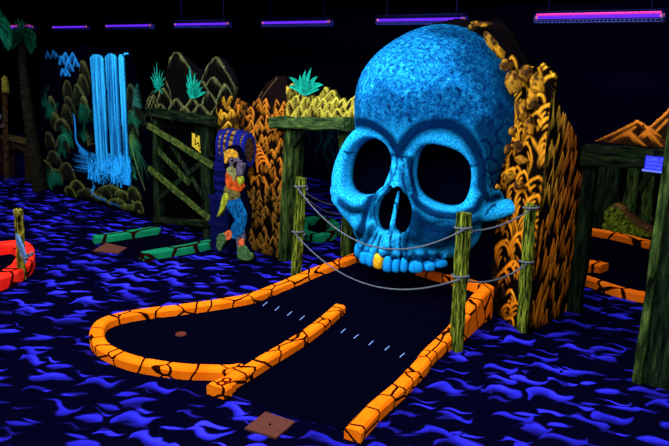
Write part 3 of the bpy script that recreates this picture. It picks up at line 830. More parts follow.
# two or three teeth on the hidden far side of the arch
for th in (-1.15, -1.38):
    ex, ey = rot2(X0+.40*math.sin(th), 4.56-.43*math.cos(th)-.11)
    bm = bmesh.new(); bmesh.ops.create_uvsphere(bm, u_segments=12, v_segments=8, radius=1., matrix=Matrix.Translation(to_world(np.array((ex, ey, .50))).tolist()) @ Matrix.Diagonal((.04, .045, .075, 1)))
    part('tooth', bm, MT['tooth'], skull, True)


# ------------------------------------------------------------------ rock hill round the skull
def vcol_mesh(me, cols):
    ca = me.color_attributes.new('Col', 'FLOAT_COLOR', 'POINT'); ca.data.foreach_set('color', np.concatenate([cols, np.ones((len(cols), 1))], 1).astype(np.float32).ravel())

def boulder(c, r, root, col=(.42, .19, .015), seed=0, rot=0., dark=(.03, .012, .004), name='rock_lump'):
    bm = bmesh.new(); bmesh.ops.create_icosphere(bm, subdivisions=4, radius=1.)
    co = np.array([v.co[:] for v in bm.verts]); rg = np.random.default_rng(seed)
    # angular facets: cut the ball with a few planes
    for k in range(9):
        n = rg.normal(size=3); n /= np.linalg.norm(n); dd = co@n; lim = rg.uniform(.62, .85); m = dd > lim
        co[m] -= np.outer((dd[m]-lim)*.9, n)
    nz = vnoise(co[:, 0]*3+seed, co[:, 2]*3+co[:, 1]*2, seed, 3)-.5
    co *= (1+.22*nz)[:, None]
    co *= np.array(r)
    ca_, sa_ = math.cos(rot), math.sin(rot); x, z = co[:, 0]*ca_-co[:, 2]*sa_, co[:, 0]*sa_+co[:, 2]*ca_
    co[:, 0], co[:, 2] = x, z
    for v, q in zip(bm.verts, co): v.co = Vector((q+np.array(c)).tolist())
    me = bpy.data.meshes.new(name); bm.to_mesh(me); bm.free()
    s = vnoise(co[:, 0]*38+seed*3+co[:, 2]*18, co[:, 2]*22-co[:, 0]*9, seed+3, 2)
    t = np.clip((s-.34)*3.4, 0, 1)[:, None]
    edge = np.clip(.35+1.1*(co[:, 2]/r[2]*.5+.5), 0, 1.1)[:, None]*.0+1
    cols = np.array(dark)*(1-t)+np.array(col)*t*edge; vcol_mesh(me, cols)
    return part(name, me, MT['vcol'], root, True)

hill = thing('rock_hill', 'tall orange and amber painted rock hill wrapping round the blue skull', 'rock hill', (-3.0, 4.72, 0))
XC = -2.0
ORA, AMB, RED, YEL = (.85, .22, .006), (.62, .27, .012), (.72, .13, .008), (.62, .38, .03)
# --- front face
cv = Canvas(-4.25, XC-.01, 0, 2.48, .0085, (.0015, .001, .002))
top = [(-4.02, 0), (-3.98, .5), (-4.02, .85), (-4.16, 1.15), (-4.12, 1.45), (-3.92, 1.52), (-3.86, 1.80), (-3.70, 2.02), (-3.52, 2.18), (-3.3, 2.31), (-3.0, 2.36), (-2.82, 2.33), (-2.66, 2.35), (-2.58, 2.33), (-2.50, 2.24), (-2.40, 2.12), (-2.30, 2.02), (-2.2, 1.98), (-2.12, 2.03), (XC, 1.93), (XC, 0)]
cv.poly(top, (.0018, .0012, .0015))
# cut the mouth: behind and below the teeth it stays open and dark
r_ = np.random.default_rng(3)
rows = []
for z in np.arange(2.02, .08, -.105):
    for x in np.arange(-2.66, XC+.16, .165):
        rows.append((z+r_.uniform(-.07, .07), x+r_.uniform(-.08, .08)))
rows.sort(reverse=True)
for k, (z, x) in enumerate(rows):
    px_, py_ = proj((x, 4.71, z))
    # dark brown hollow beside the jaw
    hol = ((px_-462)/34)**2+((py_-276)/48)**2 < 1
    tt = np.clip((1.9-z)/1.5, 0, 1); col = np.array(AMB)*(1-tt)+np.array(ORA)*tt
    col = col*1.35
    if hol: col = np.array((.035, .011, .004))
    m = (x < -2.45 and z < 1.2)
    s = r_.uniform(.8, 1.3)
    cv.flame(x, z, .115*s, .19*s, col*r_.uniform(.8, 1.3), lw=.0125, n=2, lean=r_.uniform(-.07, .03), rg=r_, relief=.01, curl=.5, gap=.24, main_right=.35, deep=1.5, pw=(.42, .75))
keepM = cv.M.copy()
# left flank strip by the cave: thin orange lines
for k in range(34):
    z = 1.5-k*.043; x = -4.05+r_.uniform(-.05, .07)
    cv.flame(x, z, .05, .10, (.34, .12, .012), lw=.008, n=2, rg=r_, relief=.01)
# little brown and yellow-green crags on the crown
for (px, py, s, c) in [(372, 47, .05, (.10, .06, .02)), (387, 35, .05, (.16, .07, .03)), (353, 62, .04, (.12, .08, .02)), (348, 96, .04, (.22, .16, .02)), (441, 28, .06, (.2, .24, .03)), (449, 31, .05, (.22, .24, .04))]:
    a = pz(px, py); cv.mound(a[0], a[1]+.01, s, s*.9, c, t=.012, t2=.03, mask=True, seed=px, relief=.02)
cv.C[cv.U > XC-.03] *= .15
fy = lambda U: 4.73+.24*np.clip((-2.14-U)/.36, 0, 1)**.8
Pd = to_design(np.stack([cv.U, fy(cv.U), cv.Z], -1).reshape(-1, 3)); sd_, _, _ = sdf(Pd[:, 0], Pd[:, 1], Pd[:, 2]); lx, _ = unrot(Pd[:, 0], Pd[:, 1])
cut = ((sd_ < -.03) | ((np.abs(lx-X0) < .52) & (Pd[:, 2] > .42) & (Pd[:, 2] < 1.6))).reshape(cv.U.shape); cv.M &= ~cut
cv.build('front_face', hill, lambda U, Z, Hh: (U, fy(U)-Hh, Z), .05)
# --- side face, seen from the camera
cs = Canvas(4.67, 5.50, 0, 2.2, .0085, (.0015, .001, .001))
sil = []
for (px, py) in [(548, 72), (556, 92), (562, 106), (568, 118), (575, 132), (582, 146), (587, 150)]:
    p = PX(px, py, XC); sil.append((p[1], p[2]))
print('sil', [(round(float(a), 2), round(float(b), 2)) for a, b in sil])
cs.poly([(4.6, 0), (4.6, 1.98)]+sil+[(5.52, 1.35), (5.52, 0)], (.003, .0015, .001))
rows = []
for z in np.arange(2.05, .06, -.10):
    for y in np.arange(4.70, 5.6, .135):
        rows.append((z+r_.uniform(-.09, .09), y+r_.uniform(-.07, .07)))
rows.sort(reverse=True)
for k, (z, y) in enumerate(rows):
    if z > 2.0-(y-4.6)*.78: continue
    ty = np.clip((y-4.65)/.45, 0, 1); tz = np.clip((1.75-z)/1., 0, 1)
    col = np.array(YEL)*(1-tz)+np.array(AMB)*tz
    col = col*(1-ty)+np.array((.62, .15, .012))*ty
    if z < 1.0: col = np.array((.72, .19, .008))*r_.uniform(.7, 1.1)
    s = r_.uniform(.8, 1.3)
    cs.flame(y, z, .075*s, .23*s, col*1.7, (.0025, .0012, .001), lw=.0075, n=3, lean=r_.uniform(-.06, .0), rg=r_, relief=.004, deep=1.5, gap=.10, pw=(.7, 1.2), curl=.6)
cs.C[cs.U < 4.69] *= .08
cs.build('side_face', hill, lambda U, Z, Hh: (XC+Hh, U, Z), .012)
# dark body behind the skins so the hill has depth
bm = bmesh.new()
prof = [(-3.95, 0), (-3.95, 1.4), (-3.85, 1.72), (-3.5, 2.1), (-3.0, 2.27), (-2.62, 2.20), (-2.4, 1.9), (-2.2, 1.6), (-2.08, 1.3), (-2.08, 0)]
part('rock_core', prism(prof, 4.96, 5.30), MT['black'], hill)
# sculpted lumps hugging the skull
LUMPS = [(478, 23.5, .13, .035, -.05, AMB), (470, 27, .06, .04, .5, (.3, .17, .03)), (489, 42, .13, .05, -.9, (.50, .24, .02)), (497, 52, .09, .05, -.8, AMB), (455, 33, .05, .035, .2, (.26, .27, .06)), (461, 42, .045, .03, 0, (.3, .3, .10)),
         (443, 29, .07, .03, .1, (.22, .25, .05)), (503, 66, .07, .07, .3, (.45, .21, .02)), (511, 84, .085, .13, .2, (.50, .23, .02)), (523, 74, .07, .09, -.2, (.35, .15, .012)), (519, 112, .065, .12, .1, (.60, .25, .015)),
         (510, 131, .045, .05, 0, (.42, .18, .014)), (516, 147, .055, .06, .2, (.32, .13, .012)), (519, 160, .07, .05, .0, (.45, .18, .012)), (507, 178, .052, .058, -.6, (.68, .28, .012)), (495, 187, .03, .028, 0, (.55, .2, .012)),
         (516, 186, .055, .05, .4, (.5, .19, .01)), (528, 128, .06, .11, .1, (.62, .24, .012)), (531, 100, .07, .13, .2, (.66, .28, .014)), (505, 150, .035, .06, 0, (.3, .12, .01)), (536, 84, .08, .10, .5, (.8, .36, .02)),
         (455, 30, .05, .03, .5, (.10, .05, .025)),
         (436, 244, .05, .06, .3, (.17, .045, .012)), (441, 232, .04, .04, 0, (.12, .035, .01)), (428, 268, .05, .05, 0, (.05, .015, .006))]
for k, (px, py, rx, rz, rot, col) in enumerate(LUMPS):
    yy = 4.70 if px > 470 else 4.82
    if py < 100 and px < 470: yy = 5.0
    if py > 225: yy = 4.86
    p = PY(px, py, yy); boulder((p[0], yy+.04, p[2]), (rx*.75, min(rx, rz)*.7+.01, rz*.75), hill, tuple(np.array(col)*.5), k, rot)

# ------------------------------------------------------------------ timber helpers
def tpost(px, top, bot, y, w, d, root, mat, seed=0, name='post', normal=(0, -1, 0), lift=0.):
    b = PY(bot[0], bot[1], y); t = PY(top[0], top[1], y)
    return part(name, beam((b[0], y, max(b[2], lift)), (t[0], y, t[2]), w, d, normal, seed=seed, rough=.03), mat, root)

# ------------------------------------------------------------------ right hand cave portal
yb = 5.46
port = thing('mine_portal', 'dark mossy timber portal of the cave at the right of the rock hill', 'mine portal', (-1.4, yb, 0))
def pbm(pa, pb, w, d, root, mat, seed=0, name='beam', y=yb, lift=None, rough=.03):
    a = PY(*pa, y); b = PY(*pb, y)
    if lift is not None: a[2] = lift
    return part(name, beam((a[0], y, a[2]), (b[0], y, b[2]), w, d, (0, -1, 0), seed=seed, rough=rough), mat, root)
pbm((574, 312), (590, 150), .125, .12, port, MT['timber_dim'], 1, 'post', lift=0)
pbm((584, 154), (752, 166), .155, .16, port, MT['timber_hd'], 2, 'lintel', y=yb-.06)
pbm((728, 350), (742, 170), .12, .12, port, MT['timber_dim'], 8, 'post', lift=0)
# mountains painted on the board above the lintel
mt = Canvas(-2.05, -.55, 1.30, 1.95, .008, (.0008, .0006, .003))
r2_ = np.random.default_rng(12)
for (px, py, w_, h_) in [(668, 109, .34, .34), (635, 121, .36, .20), (646, 131, .12, .10), (628, 133, .14, .09)]:
    a = PY(px, py, yb-.02); mt.mound(a[0], a[2], w_, h_, (.10, .028, .004), (.012, .004, .002), t=.012, t2=.04, p=.85, seed=px, deep=1.5, relief=.0); mt.flame(a[0], a[2], w_*.9, h_, (.75, .2, .014), lw=.014, n=1, mask=True, relief=.01, cover=False, pw=(.85, 1.15), curl=.05)
mt.M &= mt.Z > 1.42-.0
board = mt.build('mountain_board', port, wallplace(yb+.03), .03)
# things inside: planks, root, mossy mound
yi = 7.9
b0 = G(605, 229); yi = 6.9
YI = 8.8
inn = thing('mine_backdrop', 'dim timber planks standing at the back of the right hand cave', 'planks', (-3.6, 9.2, 0))
bx = PY(660, 170, YI)
cvb = Canvas(-6.4, -1.2, 0, 1.05, .012, (.0012, .0013, .0012))
cvb.poly([(-6.35, 0), (-6.35, 1.02), (-1.25, 1.02), (-1.25, 0)], (.0012, .0013, .0015))
# mossy speckled mound + brown roots
a0 = PY(600, 232, YI); a1 = PY(655, 232, YI)
for k in range(900):
    t = r2_.uniform(0, 1); px = 600+t*52; py = r2_.uniform(207+t*12, 233)
    if py < 206+abs(px-612)*.3+3: continue
    q = PY(px, py-3, YI); c = np.array((.55, .7, .04))*r2_.uniform(.1, 1.)
    cvb.stroke([(q[0], q[2]), (q[0]+.012, q[2]+.006)], .011, .008, c, a=.9)
def pp(L, y): return [(PY(a, b, y)[0], PY(a, b, y)[2]) for a, b in L]
cvb.stroke(spline(pp([(612, 206), (622, 212), (634, 220), (646, 228), (656, 236)], YI), 5), .03, .05, (.035, .014, .006)); cvb.stroke(spline(pp([(612, 205), (622, 211), (634, 219), (646, 227)], YI), 5), .008, .014, (.16, .07, .015))
cvb.stroke(spline(pp([(640, 208), (648, 216), (655, 226)], YI), 5), .02, .03, (.06, .025, .01))
cvb.build('painted_board', inn, wallplace(YI), .04)
for sd, (ta, tb, w_) in enumerate([((604, 240), (612, 150), .28), ((626, 226), (637, 150), .15), ((645, 226), (651, 158), .13), ((590, 236), (598, 150), .12), ((663, 228), (668, 160), .14)]):
    a = PY(*ta, YI-.15); b = PY(*tb, YI-.15)
    part('plank', beam((a[0], YI-.15, 0.), (b[0], YI-.15, b[2]), w_, .05, (0, -1, 0), seed=sd+20, rough=.03), MT['timber'] if sd in (1, 2) else MT['timber_dim'], inn)
for sd, (ta, tb) in enumerate([((622, 166), (632, 156)), ((640, 190), (655, 166))]):
    a = PY(*ta, YI-.2); b = PY(*tb, YI-.2); part('brace', beam((a[0], YI-.22, a[2]), (b[0], YI-.22, b[2]), .07, .05, (0, -1, 0), seed=sd), MT['timber_dim'], inn)
# speckled mossy mound with roots in front of the planks
mm = thing('mossy_mound', 'low speckled yellow green mossy mound with brown roots at the foot of the cave planks', 'mound', (-2.9, 8.4, 0))
cM = Canvas(-4.2, -1.6, 0, .75, .012, (.004, .005, .002))
mo = pp([(604, 210), (612, 204), (620, 208), (630, 217), (642, 225), (656, 232)], 8.42)
cM.poly([(mo[0][0], 0)]+mo+[(mo[-1][0], 0)], (.004, .005, .002))
for k in range(1500):
    t = r2_.uniform(0, 1); q = pp([(604+t*50, r2_.uniform(204, 236))], 8.42)[0]
    cM.stroke([q, (q[0]+.012, q[1]+.006)], .012, .009, np.array((.2, .25, .016))*r2_.uniform(.05, 1.)**2, a=.9)
cM.stroke(spline(pp([(611, 205), (621, 209), (631, 218), (643, 226), (656, 233)], 8.42), 5), .03, .05, (.05, .02, .008)); cM.stroke(spline(pp([(613, 205), (623, 210), (634, 219), (647, 227)], 8.42), 5), .008, .014, (.2, .09, .02))
cM.Hh[:] = .05*vnoise(cM.U*9, cM.Z*9, 3, 3)+.25*np.clip(.6-cM.Z, 0, .6)
cM.build('mound_face', mm, wallplace(8.55), .3)
# curbs of the hole inside the cave
cf = dens(top_pts([(560, 226), (590, 228.5), (610, 231.5), (630, 236), (652, 241.5), (675, 246), (705, 253), (740, 262)], .09, lambda y: 0), 5)
cn = dens(top_pts([(572, 272), (590, 277.5), (606, 283), (622, 288), (640, 292), (668, 296), (700, 303), (735, 311)], .08, lambda y: 0), 5)
cd_ = dens(top_pts([(560, 262), (585, 262), (598, 262.5), (605, 264)], .09, lambda y: 0), 5)
cb(cf, 'stone_curb', MT['orange_dim'], 'far orange stone curb inside the right hand cave, at the foot of the planks', .10)
cb(cn, 'stone_curb', MT['orange_dim'], 'near orange stone curb inside the right hand cave, at the edge of the swirl carpet', .10)
cb(cd_, 'stone_curb', MT['orange_dim'], 'short orange stone curb stub between the two long curbs inside the right hand cave', .18)
poly_green([(p[0], p[1]) for p in cf]+[(p[0], p[1]) for p in cn][::-1], 'black felt putting green inside the right hand cave')
# blue sign under the lintel
a = PY(646, 155.5, yb-.17); b = PY(662, 171.5, yb-.17)
sg = thing('hanging_sign', 'small glowing blue level sign with three lines of lettering under the dark lintel', 'sign', (a[0], yb-.17, b[2]))
sx0, sx1, sz0, sz1 = a[0], b[0]+.005, b[2], a[2]
sgb = part('sign_board', box((sx0, yb-.175, sz0), (sx1, yb-.158, sz1), .002), flat('blue_sign_paint', (.03, .035, .75)), sg)
def text(s, x, y, z, h, w, mat, root, name='lettering', xdir=(1, 0, 0)):
    cu = bpy.data.curves.new(name, 'FONT'); cu.body = s; cu.size = h*1.38; cu.extrude = .0015
    o = bpy.data.objects.new(name, cu); COL.objects.link(o)
    dg = bpy.context.evaluated_depsgraph_get(); me = bpy.data.meshes.new_from_object(o.evaluated_get(dg)); bpy.data.objects.remove(o)
    co = np.array([v.co[:] for v in me.vertices]); wx = co[:, 0].max()
    for v in me.vertices: v.co = Vector((x+v.co.x/wx*w, y-v.co.z, z+v.co.y))
    me.flip_normals() if False else None
    return part(name, me, mat, root)
lh = (sz1-sz0)
lt = flat('pale_blue_lettering', (.16, .2, 1.))
text('LEVEL II', sx0+.012, yb-.177, sz0+lh*.68, lh*.23, sx1-sx0-.024, lt, sgb)
text('CAVERN TO', sx0+.012, yb-.177, sz0+lh*.40, lh*.17, sx1-sx0-.024, lt, sgb)
text('ROCKY ROAD', sx0+.012, yb-.177, sz0+lh*.13, lh*.17, sx1-sx0-.024, lt, sgb)
part('sign_edge', box((sx0-.012, yb-.18, sz0-.012), (sx1, yb-.158, sz0+.002)), lt, sg)
bm = bmesh.new(); add_box(bm, (sx0+.05, yb-.17, sz1-.01), (sx0+.06, yb-.16, sz1+.05)); part('hook', bm, MT['housing'], sg)
bm = bmesh.new(); add_box(bm, (sx1-.06, yb-.17, sz1-.01), (sx1-.05, yb-.16, sz1+.05)); part('hook', bm, MT['housing'], sg)

# ------------------------------------------------------------------ big post at the right edge
bp_ = G(641, 380); bigy = bp_[1]
big = thing('timber_post', 'massive dark green timber post at the right edge of the picture', 'post', (-1.0, bigy, 0))
pa = G(629, 375); pa[0] += .055
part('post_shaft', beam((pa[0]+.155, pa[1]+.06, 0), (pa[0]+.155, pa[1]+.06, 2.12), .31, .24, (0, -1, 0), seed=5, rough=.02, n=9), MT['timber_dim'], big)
part('edge_batten', beam((pa[0]+.02, pa[1]-.075, 0), (pa[0]+.02, pa[1]-.075, 2.1), .055, .05, (0, -1, 0), seed=6, rough=.03), MT['timber'], big)

# ------------------------------------------------------------------ middle cave portal (between pirate and skull)
yc = 4.76
pm = thing('mine_portal', 'mossy timber portal with yellow rocks on top, just left of the skull', 'mine portal', (-4.4, yc, 0))
pbm((285.5, 259), (293, 122), .115, .14, pm, MT['timber'], 31, 'post', y=yc, lift=0)
pbm((352, 262), (346, 125), .11, .14, pm, MT['timber'], 32, 'post', y=yc+.1, lift=0)
pbm((274, 122.5), (350, 124), .11, .16, pm, MT['timber_h'], 33, 'lintel', y=yc-.06)
pbm((290, 150), (304, 130), .06, .06, pm, MT['timber_dim'], 34, 'brace', y=yc-.02)
pbm((296, 258), (301, 132), .05, .06, pm, MT['timber_dim'], 35, 'post', y=yc+.12, lift=0)
ct = Canvas(-5.3, -3.85, 1.38, 1.98, .008, (.002, .002, .002))
r3 = np.random.default_rng(5)
silc = [(262, 98), (268, 92), (276, 88), (281, 84), (288, 82), (294, 86), (301, 92), (308, 95), (316, 92), (323, 87), (330, 89), (336, 95), (342, 99), (349, 95), (356, 92)]
base = [pz(p[0], p[1]+3) for p in silc]
ct.poly([(base[0][0], 1.40)]+base+[(base[-1][0], 1.40)], (.03, .026, .005))
for k, (px, py) in enumerate([(281, 84), (288, 83), (322, 87), (330, 90), (308, 95), (355, 92), (270, 95), (298, 92), (340, 99), (314, 96), (303, 97), (293, 96), (333, 98), (348, 98), (277, 98), (286, 101), (320, 99), (327, 102), (308, 104), (340, 106), (297, 106), (273, 106), (316, 108), (334, 109), (349, 107), (282, 109), (304, 110), (325, 111), (291, 112), (343, 112)]):
    a = pz(px+r3.uniform(-1, 1), py)
    g = np.clip((px-262)/30, 0, 1); col = np.array((.60, .24, .02))*(1-g)+np.array((.40, .33, .035))*g
    ct.flame(a[0], a[1], .11*r3.uniform(.8, 1.2), .17, col*r3.uniform(1., 1.3), (.012, .009, .002), lw=.010, n=3, lean=r3.uniform(-.05, .0), rg=r3, mask=True, relief=.01, gap=.16, main_right=.25, deep=1.4)
ct.M &= (ct.Z > 1.42)
ct.build('rock_crest', pm, wallplace(yc+.0), .06)

def leafy(name, base, leaves, mat, root=None, label=None, cat=None, thick=.012, fold=.25):
    """rosette of tapered, folded, curving leaves. leaves: (angle from vertical, length, width, droop, forward)"""
    rt = root if root is not None else thing(name, label, cat, base)
    for (ang, L_, W_, dr, fw) in leaves:
        bm = bmesh.new(); n = 10; rows = []; p = np.array(base, float); a = ang
        for i in range(n+1):
            t = i/n; w = W_*(math.sin(math.pi*min(1, .18+t*.82))**.8) if i < n else .001
            d = np.array((math.sin(a), -fw*(1-t*.5), math.cos(a))); d = d/np.linalg.norm(d)
            s = np.array((math.cos(a), 0, -math.sin(a)))
            rows.append([p-s*w/2+np.array((0, -fold*w, 0)), p+np.array((0, 0, 0)), p+s*w/2+np.array((0, -fold*w, 0)), p+np.array((0, thick*(1-t*.7), 0))])
            p = p+d*L_/n; a += dr/n
        V_ = [[bm.verts.new(q.tolist()) for q in r] for r in rows]
        for i in range(n):
            for j in range(4): bm.faces.new((V_[i][j], V_[i][(j+1) % 4], V_[i+1][(j+1) % 4], V_[i+1][j]))
        bm.faces.new(V_[0]); bm.faces.new(V_[-1][::-1]); bmesh.ops.recalc_face_normals(bm, faces=bm.faces[:])
        part('leaf', bm, mat, rt)
    return rt
q = PY(306, 94, yc-.02)
leafy('agave_plant', (q[0], yc-.03, q[2]), [(-.9, .22, .05, -.9, .1), (-1.15, .17, .05, .8, .15), (-.55, .26, .055, -.9, .05), (-.1, .22, .05, .35, .1), (.25, .26, .05, .15, .05), (.6, .24, .055, .4, .1), (.85, .28, .07, .8, .15), (1.1, .22, .06, .5, .2), (-.3, .18, .06, .2, .25), (.45, .15, .06, .2, .25)],
      MT['agave'], label='teal broad leafed agave on top of the yellow rocks left of the skull', cat='plant')
# green oval hole seen through the portal
ring = []
for k in range(29):
    a = 2*math.pi*k/28; px = 318+17*math.cos(a); py = 225+8.5*math.sin(a); g = G(px, py, .09); ring.append((g[0], g[1], .09))
cb(ring, 'stone_curb', MT['green'], 'dim green stone curb ring on the floor seen through the portal left of the skull', .12)
poly_green([(p[0], p[1]) for p in ring[:-1]], 'black felt putting green inside the dim green ring beyond the portal')
# dim blue-green cavern wall beyond
cw = Canvas(-9.6, -4.6, 0, 1.7, .03, (.001, .0015, .006))
cw.poly([(-9.5, 0), (-9.5, 1.05), (-4.7, 1.05), (-4.7, 0)], (.0006, .0009, .004))
for k in range(70):
    x = r3.uniform(-9.4, -4.8); z = r3.uniform(.45, 1.05); cw.stroke(spline([(x, z), (x+r3.uniform(-.1, .1), z-.15), (x+r3.uniform(-.15, .15), z-.35)], 4), .02, .03, np.array((.002, .02, .03))*r3.uniform(.3, 1.))
cwt = thing('painted_backdrop', 'dim blue green cavern backdrop seen through the portal left of the skull', 'backdrop', (-7, 8.6, 0))
cw.build('painted_board', cwt, wallplace(8.6), .05)

# ------------------------------------------------------------------ pirate wall (flame coloured rocks)
pw = thing('rock_mural', 'flame orange painted rock panel behind the barrel and the pirate', 'mural', (-5.2, 4.75, 0))
cp = Canvas(-5.78, -4.66, 0, 1.92, .008, (.002, .0015, .002))
xa = PY(211, 200, 4.75)[0]
cp.poly([(-5.74, 0), (-5.74, 1.50), (-5.6, 1.62), (-5.45, 1.60), (-5.2, 1.52), (-5.08, 1.66), (-4.98, 1.76), (-4.84, 1.84), (-4.70, 1.84), (-4.70, 0)], (.004, .002, .002))
rows = []
for z in np.arange(1.60, .0, -.075):
    for x in np.arange(-5.74, -4.66, .11):
        rows.append((z+r3.uniform(-.04, .04), x+r3.uniform(-.04, .04)))
rows.sort(reverse=True)
for k, (z, x) in enumerate(rows):
    px_, py_ = proj((x, 4.75, z))
    if px_ < 236: col = np.array((.80, .38, .02)) if z > .9 else np.array((.60, .25, .03))
    else:
        col = np.array((.75, .23, .015)); 
        if z < .75: col = np.array((.40, .17, .02))
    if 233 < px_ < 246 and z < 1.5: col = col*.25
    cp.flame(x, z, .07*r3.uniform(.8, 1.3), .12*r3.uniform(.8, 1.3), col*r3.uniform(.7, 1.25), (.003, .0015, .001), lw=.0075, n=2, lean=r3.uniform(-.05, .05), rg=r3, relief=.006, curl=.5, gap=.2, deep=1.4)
for (px, py, w_, h_, c_) in [(224, 113, .14, .12, (.9, .45, .02)), (232, 110, .10, .12, (.8, .36, .02)), (218, 120, .10, .1, (.9, .42, .02)), (228, 122, .12, .1, (.9, .45, .03))]:
    a = pz(px, py, 4.75); cp.flame(a[0], a[1], w_, h_, c_, (.02, .01, .002), lw=.010, n=2, rg=r3, relief=.01)
# dim brown crest rising behind
for (px, py, w_, h_) in [(277, 78, .35, .2), (262, 92, .2, .15), (248, 108, .2, .1)]:
    a = pz(px, py, 4.75); cp.stroke(spline([(a[0]-w_*.6, a[1]-h_), (a[0]-w_*.2, a[1]-h_*.3), (a[0], a[1])], 4), .006, .01, (.06, .035, .015))
# coil of lighter flame at the right of the barrel
for k in range(5):
    a = pz(258+k*1.5, 150+k*5, 4.75); rr = .05+.012*k
    cp.stroke([(a[0]+rr*math.cos(t), a[1]+rr*math.sin(t)) for t in np.linspace(.4, 3.4, 10)], .008, .016, (.85, .2, .012))
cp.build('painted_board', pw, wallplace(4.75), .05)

# ------------------------------------------------------------------ barrels
def barrel(name, c, R, L_, axis, label, hoopmat, stavemat, dim=False):
    t = thing(name, label, 'barrel', (c[0], c[1], c[2]-R if axis == 'x' else c[2]-L_/2))
    def lathe(prof, seg=28):
        bm = bmesh.new(); rings = []
        for (a, r) in prof:
            ring_ = []
            for k in range(seg):
                th = 2*math.pi*k/seg
                if axis == 'x': ring_.append(bm.verts.new((c[0]+a, c[1]+r*math.cos(th)*.5, c[2]+r*math.sin(th))))
                else: ring_.append(bm.verts.new((c[0]+r*math.cos(th), c[1]+r*math.sin(th), c[2]+a)))
            rings.append(ring_)
        for i in range(len(rings)-1):
            for k in range(seg): bm.faces.new((rings[i][k], rings[i][(k+1) % seg], rings[i+1][(k+1) % seg], rings[i+1][k]))
        bm.faces.new(rings[0]); bm.faces.new(rings[-1]); bmesh.ops.recalc_face_normals(bm, faces=bm.faces[:]); return bm
    rad = lambda s: R*(.80+.20*math.cos(s*1.35))
    n = 14
    # staves: individually grooved body
    part('staves', lathe([(L_*.5*s, rad(s)) for s in np.linspace(-1, 1, n)]), stavemat, t)
    for s in (-.93, -.55, -.12, .38, .62, .93):
        w_ = .05*L_/.5
        part('hoop', lathe([(L_*.5*s-w_/2, rad(s)*.9), (L_*.5*s-w_/2, rad(s)+.012), (L_*.5*s+w_/2, rad(s)+.012), (L_*.5*s+w_/2, rad(s)*.9)]), hoopmat, t)
    part('barrel_head', lathe([(L_*.5, rad(1)*.82), (L_*.5+.008, rad(1)*.80)]), MT['wood_brown'], t)
    return t
def m_staves():
    m, nt, b = newmat('tan_barrel_staves', .8)
    tc = N(nt, 'ShaderNodeNewGeometry'); v = tc.outputs['Position']
    br = N(nt, 'ShaderNodeTexNoise', i_Scale=7., i_Detail=3.); mp = N(nt, 'ShaderNodeMapping'); mp.inputs['Scale'].default_value = (1, 1, 6); nt.links.new(v, mp.inputs['Vector']); nt.links.new(mp.outputs[0], br.inputs['Vector'])
    r = ramp(nt, [(.42, (.012, .006, .004)), (.5, (.06, .03, .008)), (.62, (.26, .15, .035))]); nt.links.new(br.outputs['Fac'], r.inputs['Fac']); nt.links.new(r.outputs['Color'], b.inputs['Base Color'])
    return m
MT['staves'] = m_staves(); MT['hoop'] = flat('blue_hoop_paint', (.005, .008, .11)); MT['darkstave'] = flat('dark_blue_stave_paint', (.002, .003, .03))
c = PY(234, 147, 4.62)
barrel('wooden_barrel', (c[0], 4.64, c[2]-.01), .185, .42, 'x', 'tan wooden barrel with blue hoops lying on its side above the pirate', MT['hoop'], MT['staves'])
c2 = PY(229, 219, 4.62)
barrel('wooden_barrel', (c2[0], 4.60, .80), .13, .42, 'z', 'dark blue barrel standing upright behind the pirate\'s back', flat('deep_blue_hoop', (.003, .005, .06)), MT['darkstave'])
cx_ = c2[0]
cr = thing('crate', 'dark blue crate stacked under the upright barrel behind the pirate', 'crate', (cx_, 4.6, 0))
part('crate_body', box((cx_-.15, 4.48, 0), (cx_+.15, 4.71, .59), .01), MT['darkstave'], cr)
sl_ = flat('dim_blue_slat', (.003, .004, .035))
for zz in (.0, .27, .55): part('slat', box((cx_-.16, 4.468, zz), (cx_+.16, 4.48, zz+.04)), sl_, cr)

# ------------------------------------------------------------------ pirate: painted cut-out figure
yp = 4.33
base = PY(245, 262, yp)
pir = thing('pirate_cutout', 'painted cut-out figure of a pirate in orange shirt, blue trousers and yellow scarf, leaning back', 'painted figure', (base[0], yp, 0))
Z0 = 0.0
def pz2(px, py): p = PY(px, py, yp); return (p[0], p[2])
def blob(pix, y0, y1, name, mat, label=None, smoothn=4, on=None):
    pts = [pz2(*p) for p in pix]; P = [np.array(p) for p in pts]; n = len(P); out_ = []
    for i in range(n):
        a, b, c, d = P[i-1], P[i], P[(i+1) % n], P[(i+2) % n]
        for k in range(smoothn):
            t = k/smoothn; out_.append(.5*((2*b)+(-a+c)*t+(2*a-5*b+4*c-d)*t*t+(-a+3*b-3*c+d)*t**3))
    # domed relief: inset front
    c0 = sum(out_)/len(out_); bm = bmesh.new()
    f0 = [bm.verts.new((p[0], yp-y0, p[1])) for p in out_]; b0_ = [bm.verts.new((p[0], yp-y1, p[1])) for p in out_]
    ins = []
    for i, p in enumerate(out_):
        t_ = out_[(i+1) % len(out_)]-out_[i-1]; nrm = np.array((-t_[1], t_[0])); nrm = nrm/(np.linalg.norm(nrm)+1e-9)
        ins.append(p)
    fr = [bm.verts.new((p[0]*.93+c0[0]*.07, yp-y0-.010, p[1]*.93+c0[1]*.07)) for p in out_]
    n = len(out_)
    for i in range(n):
        j = (i+1) % n; bm.faces.new((b0_[i], b0_[j], f0[j], f0[i])); bm.faces.new((f0[i], f0[j], fr[j], fr[i]))
    for t in tessellate_polygon([[Vector((p[0], p[1], 0)) for p in out_]]):
        try: bm.faces.new([fr[i] for i in t]); bm.faces.new([b0_[i] for i in t][::-1])
        except ValueError: pass
    bmesh.ops.recalc_face_normals(bm, faces=bm.faces[:])
    return part(name, bm, mat, on or pir, False, label)
def fab(name, a, b, sc=(9, 9, 9)): return m_streaks(name, [(.36, a), (.62, b)], sc, bump=.2)
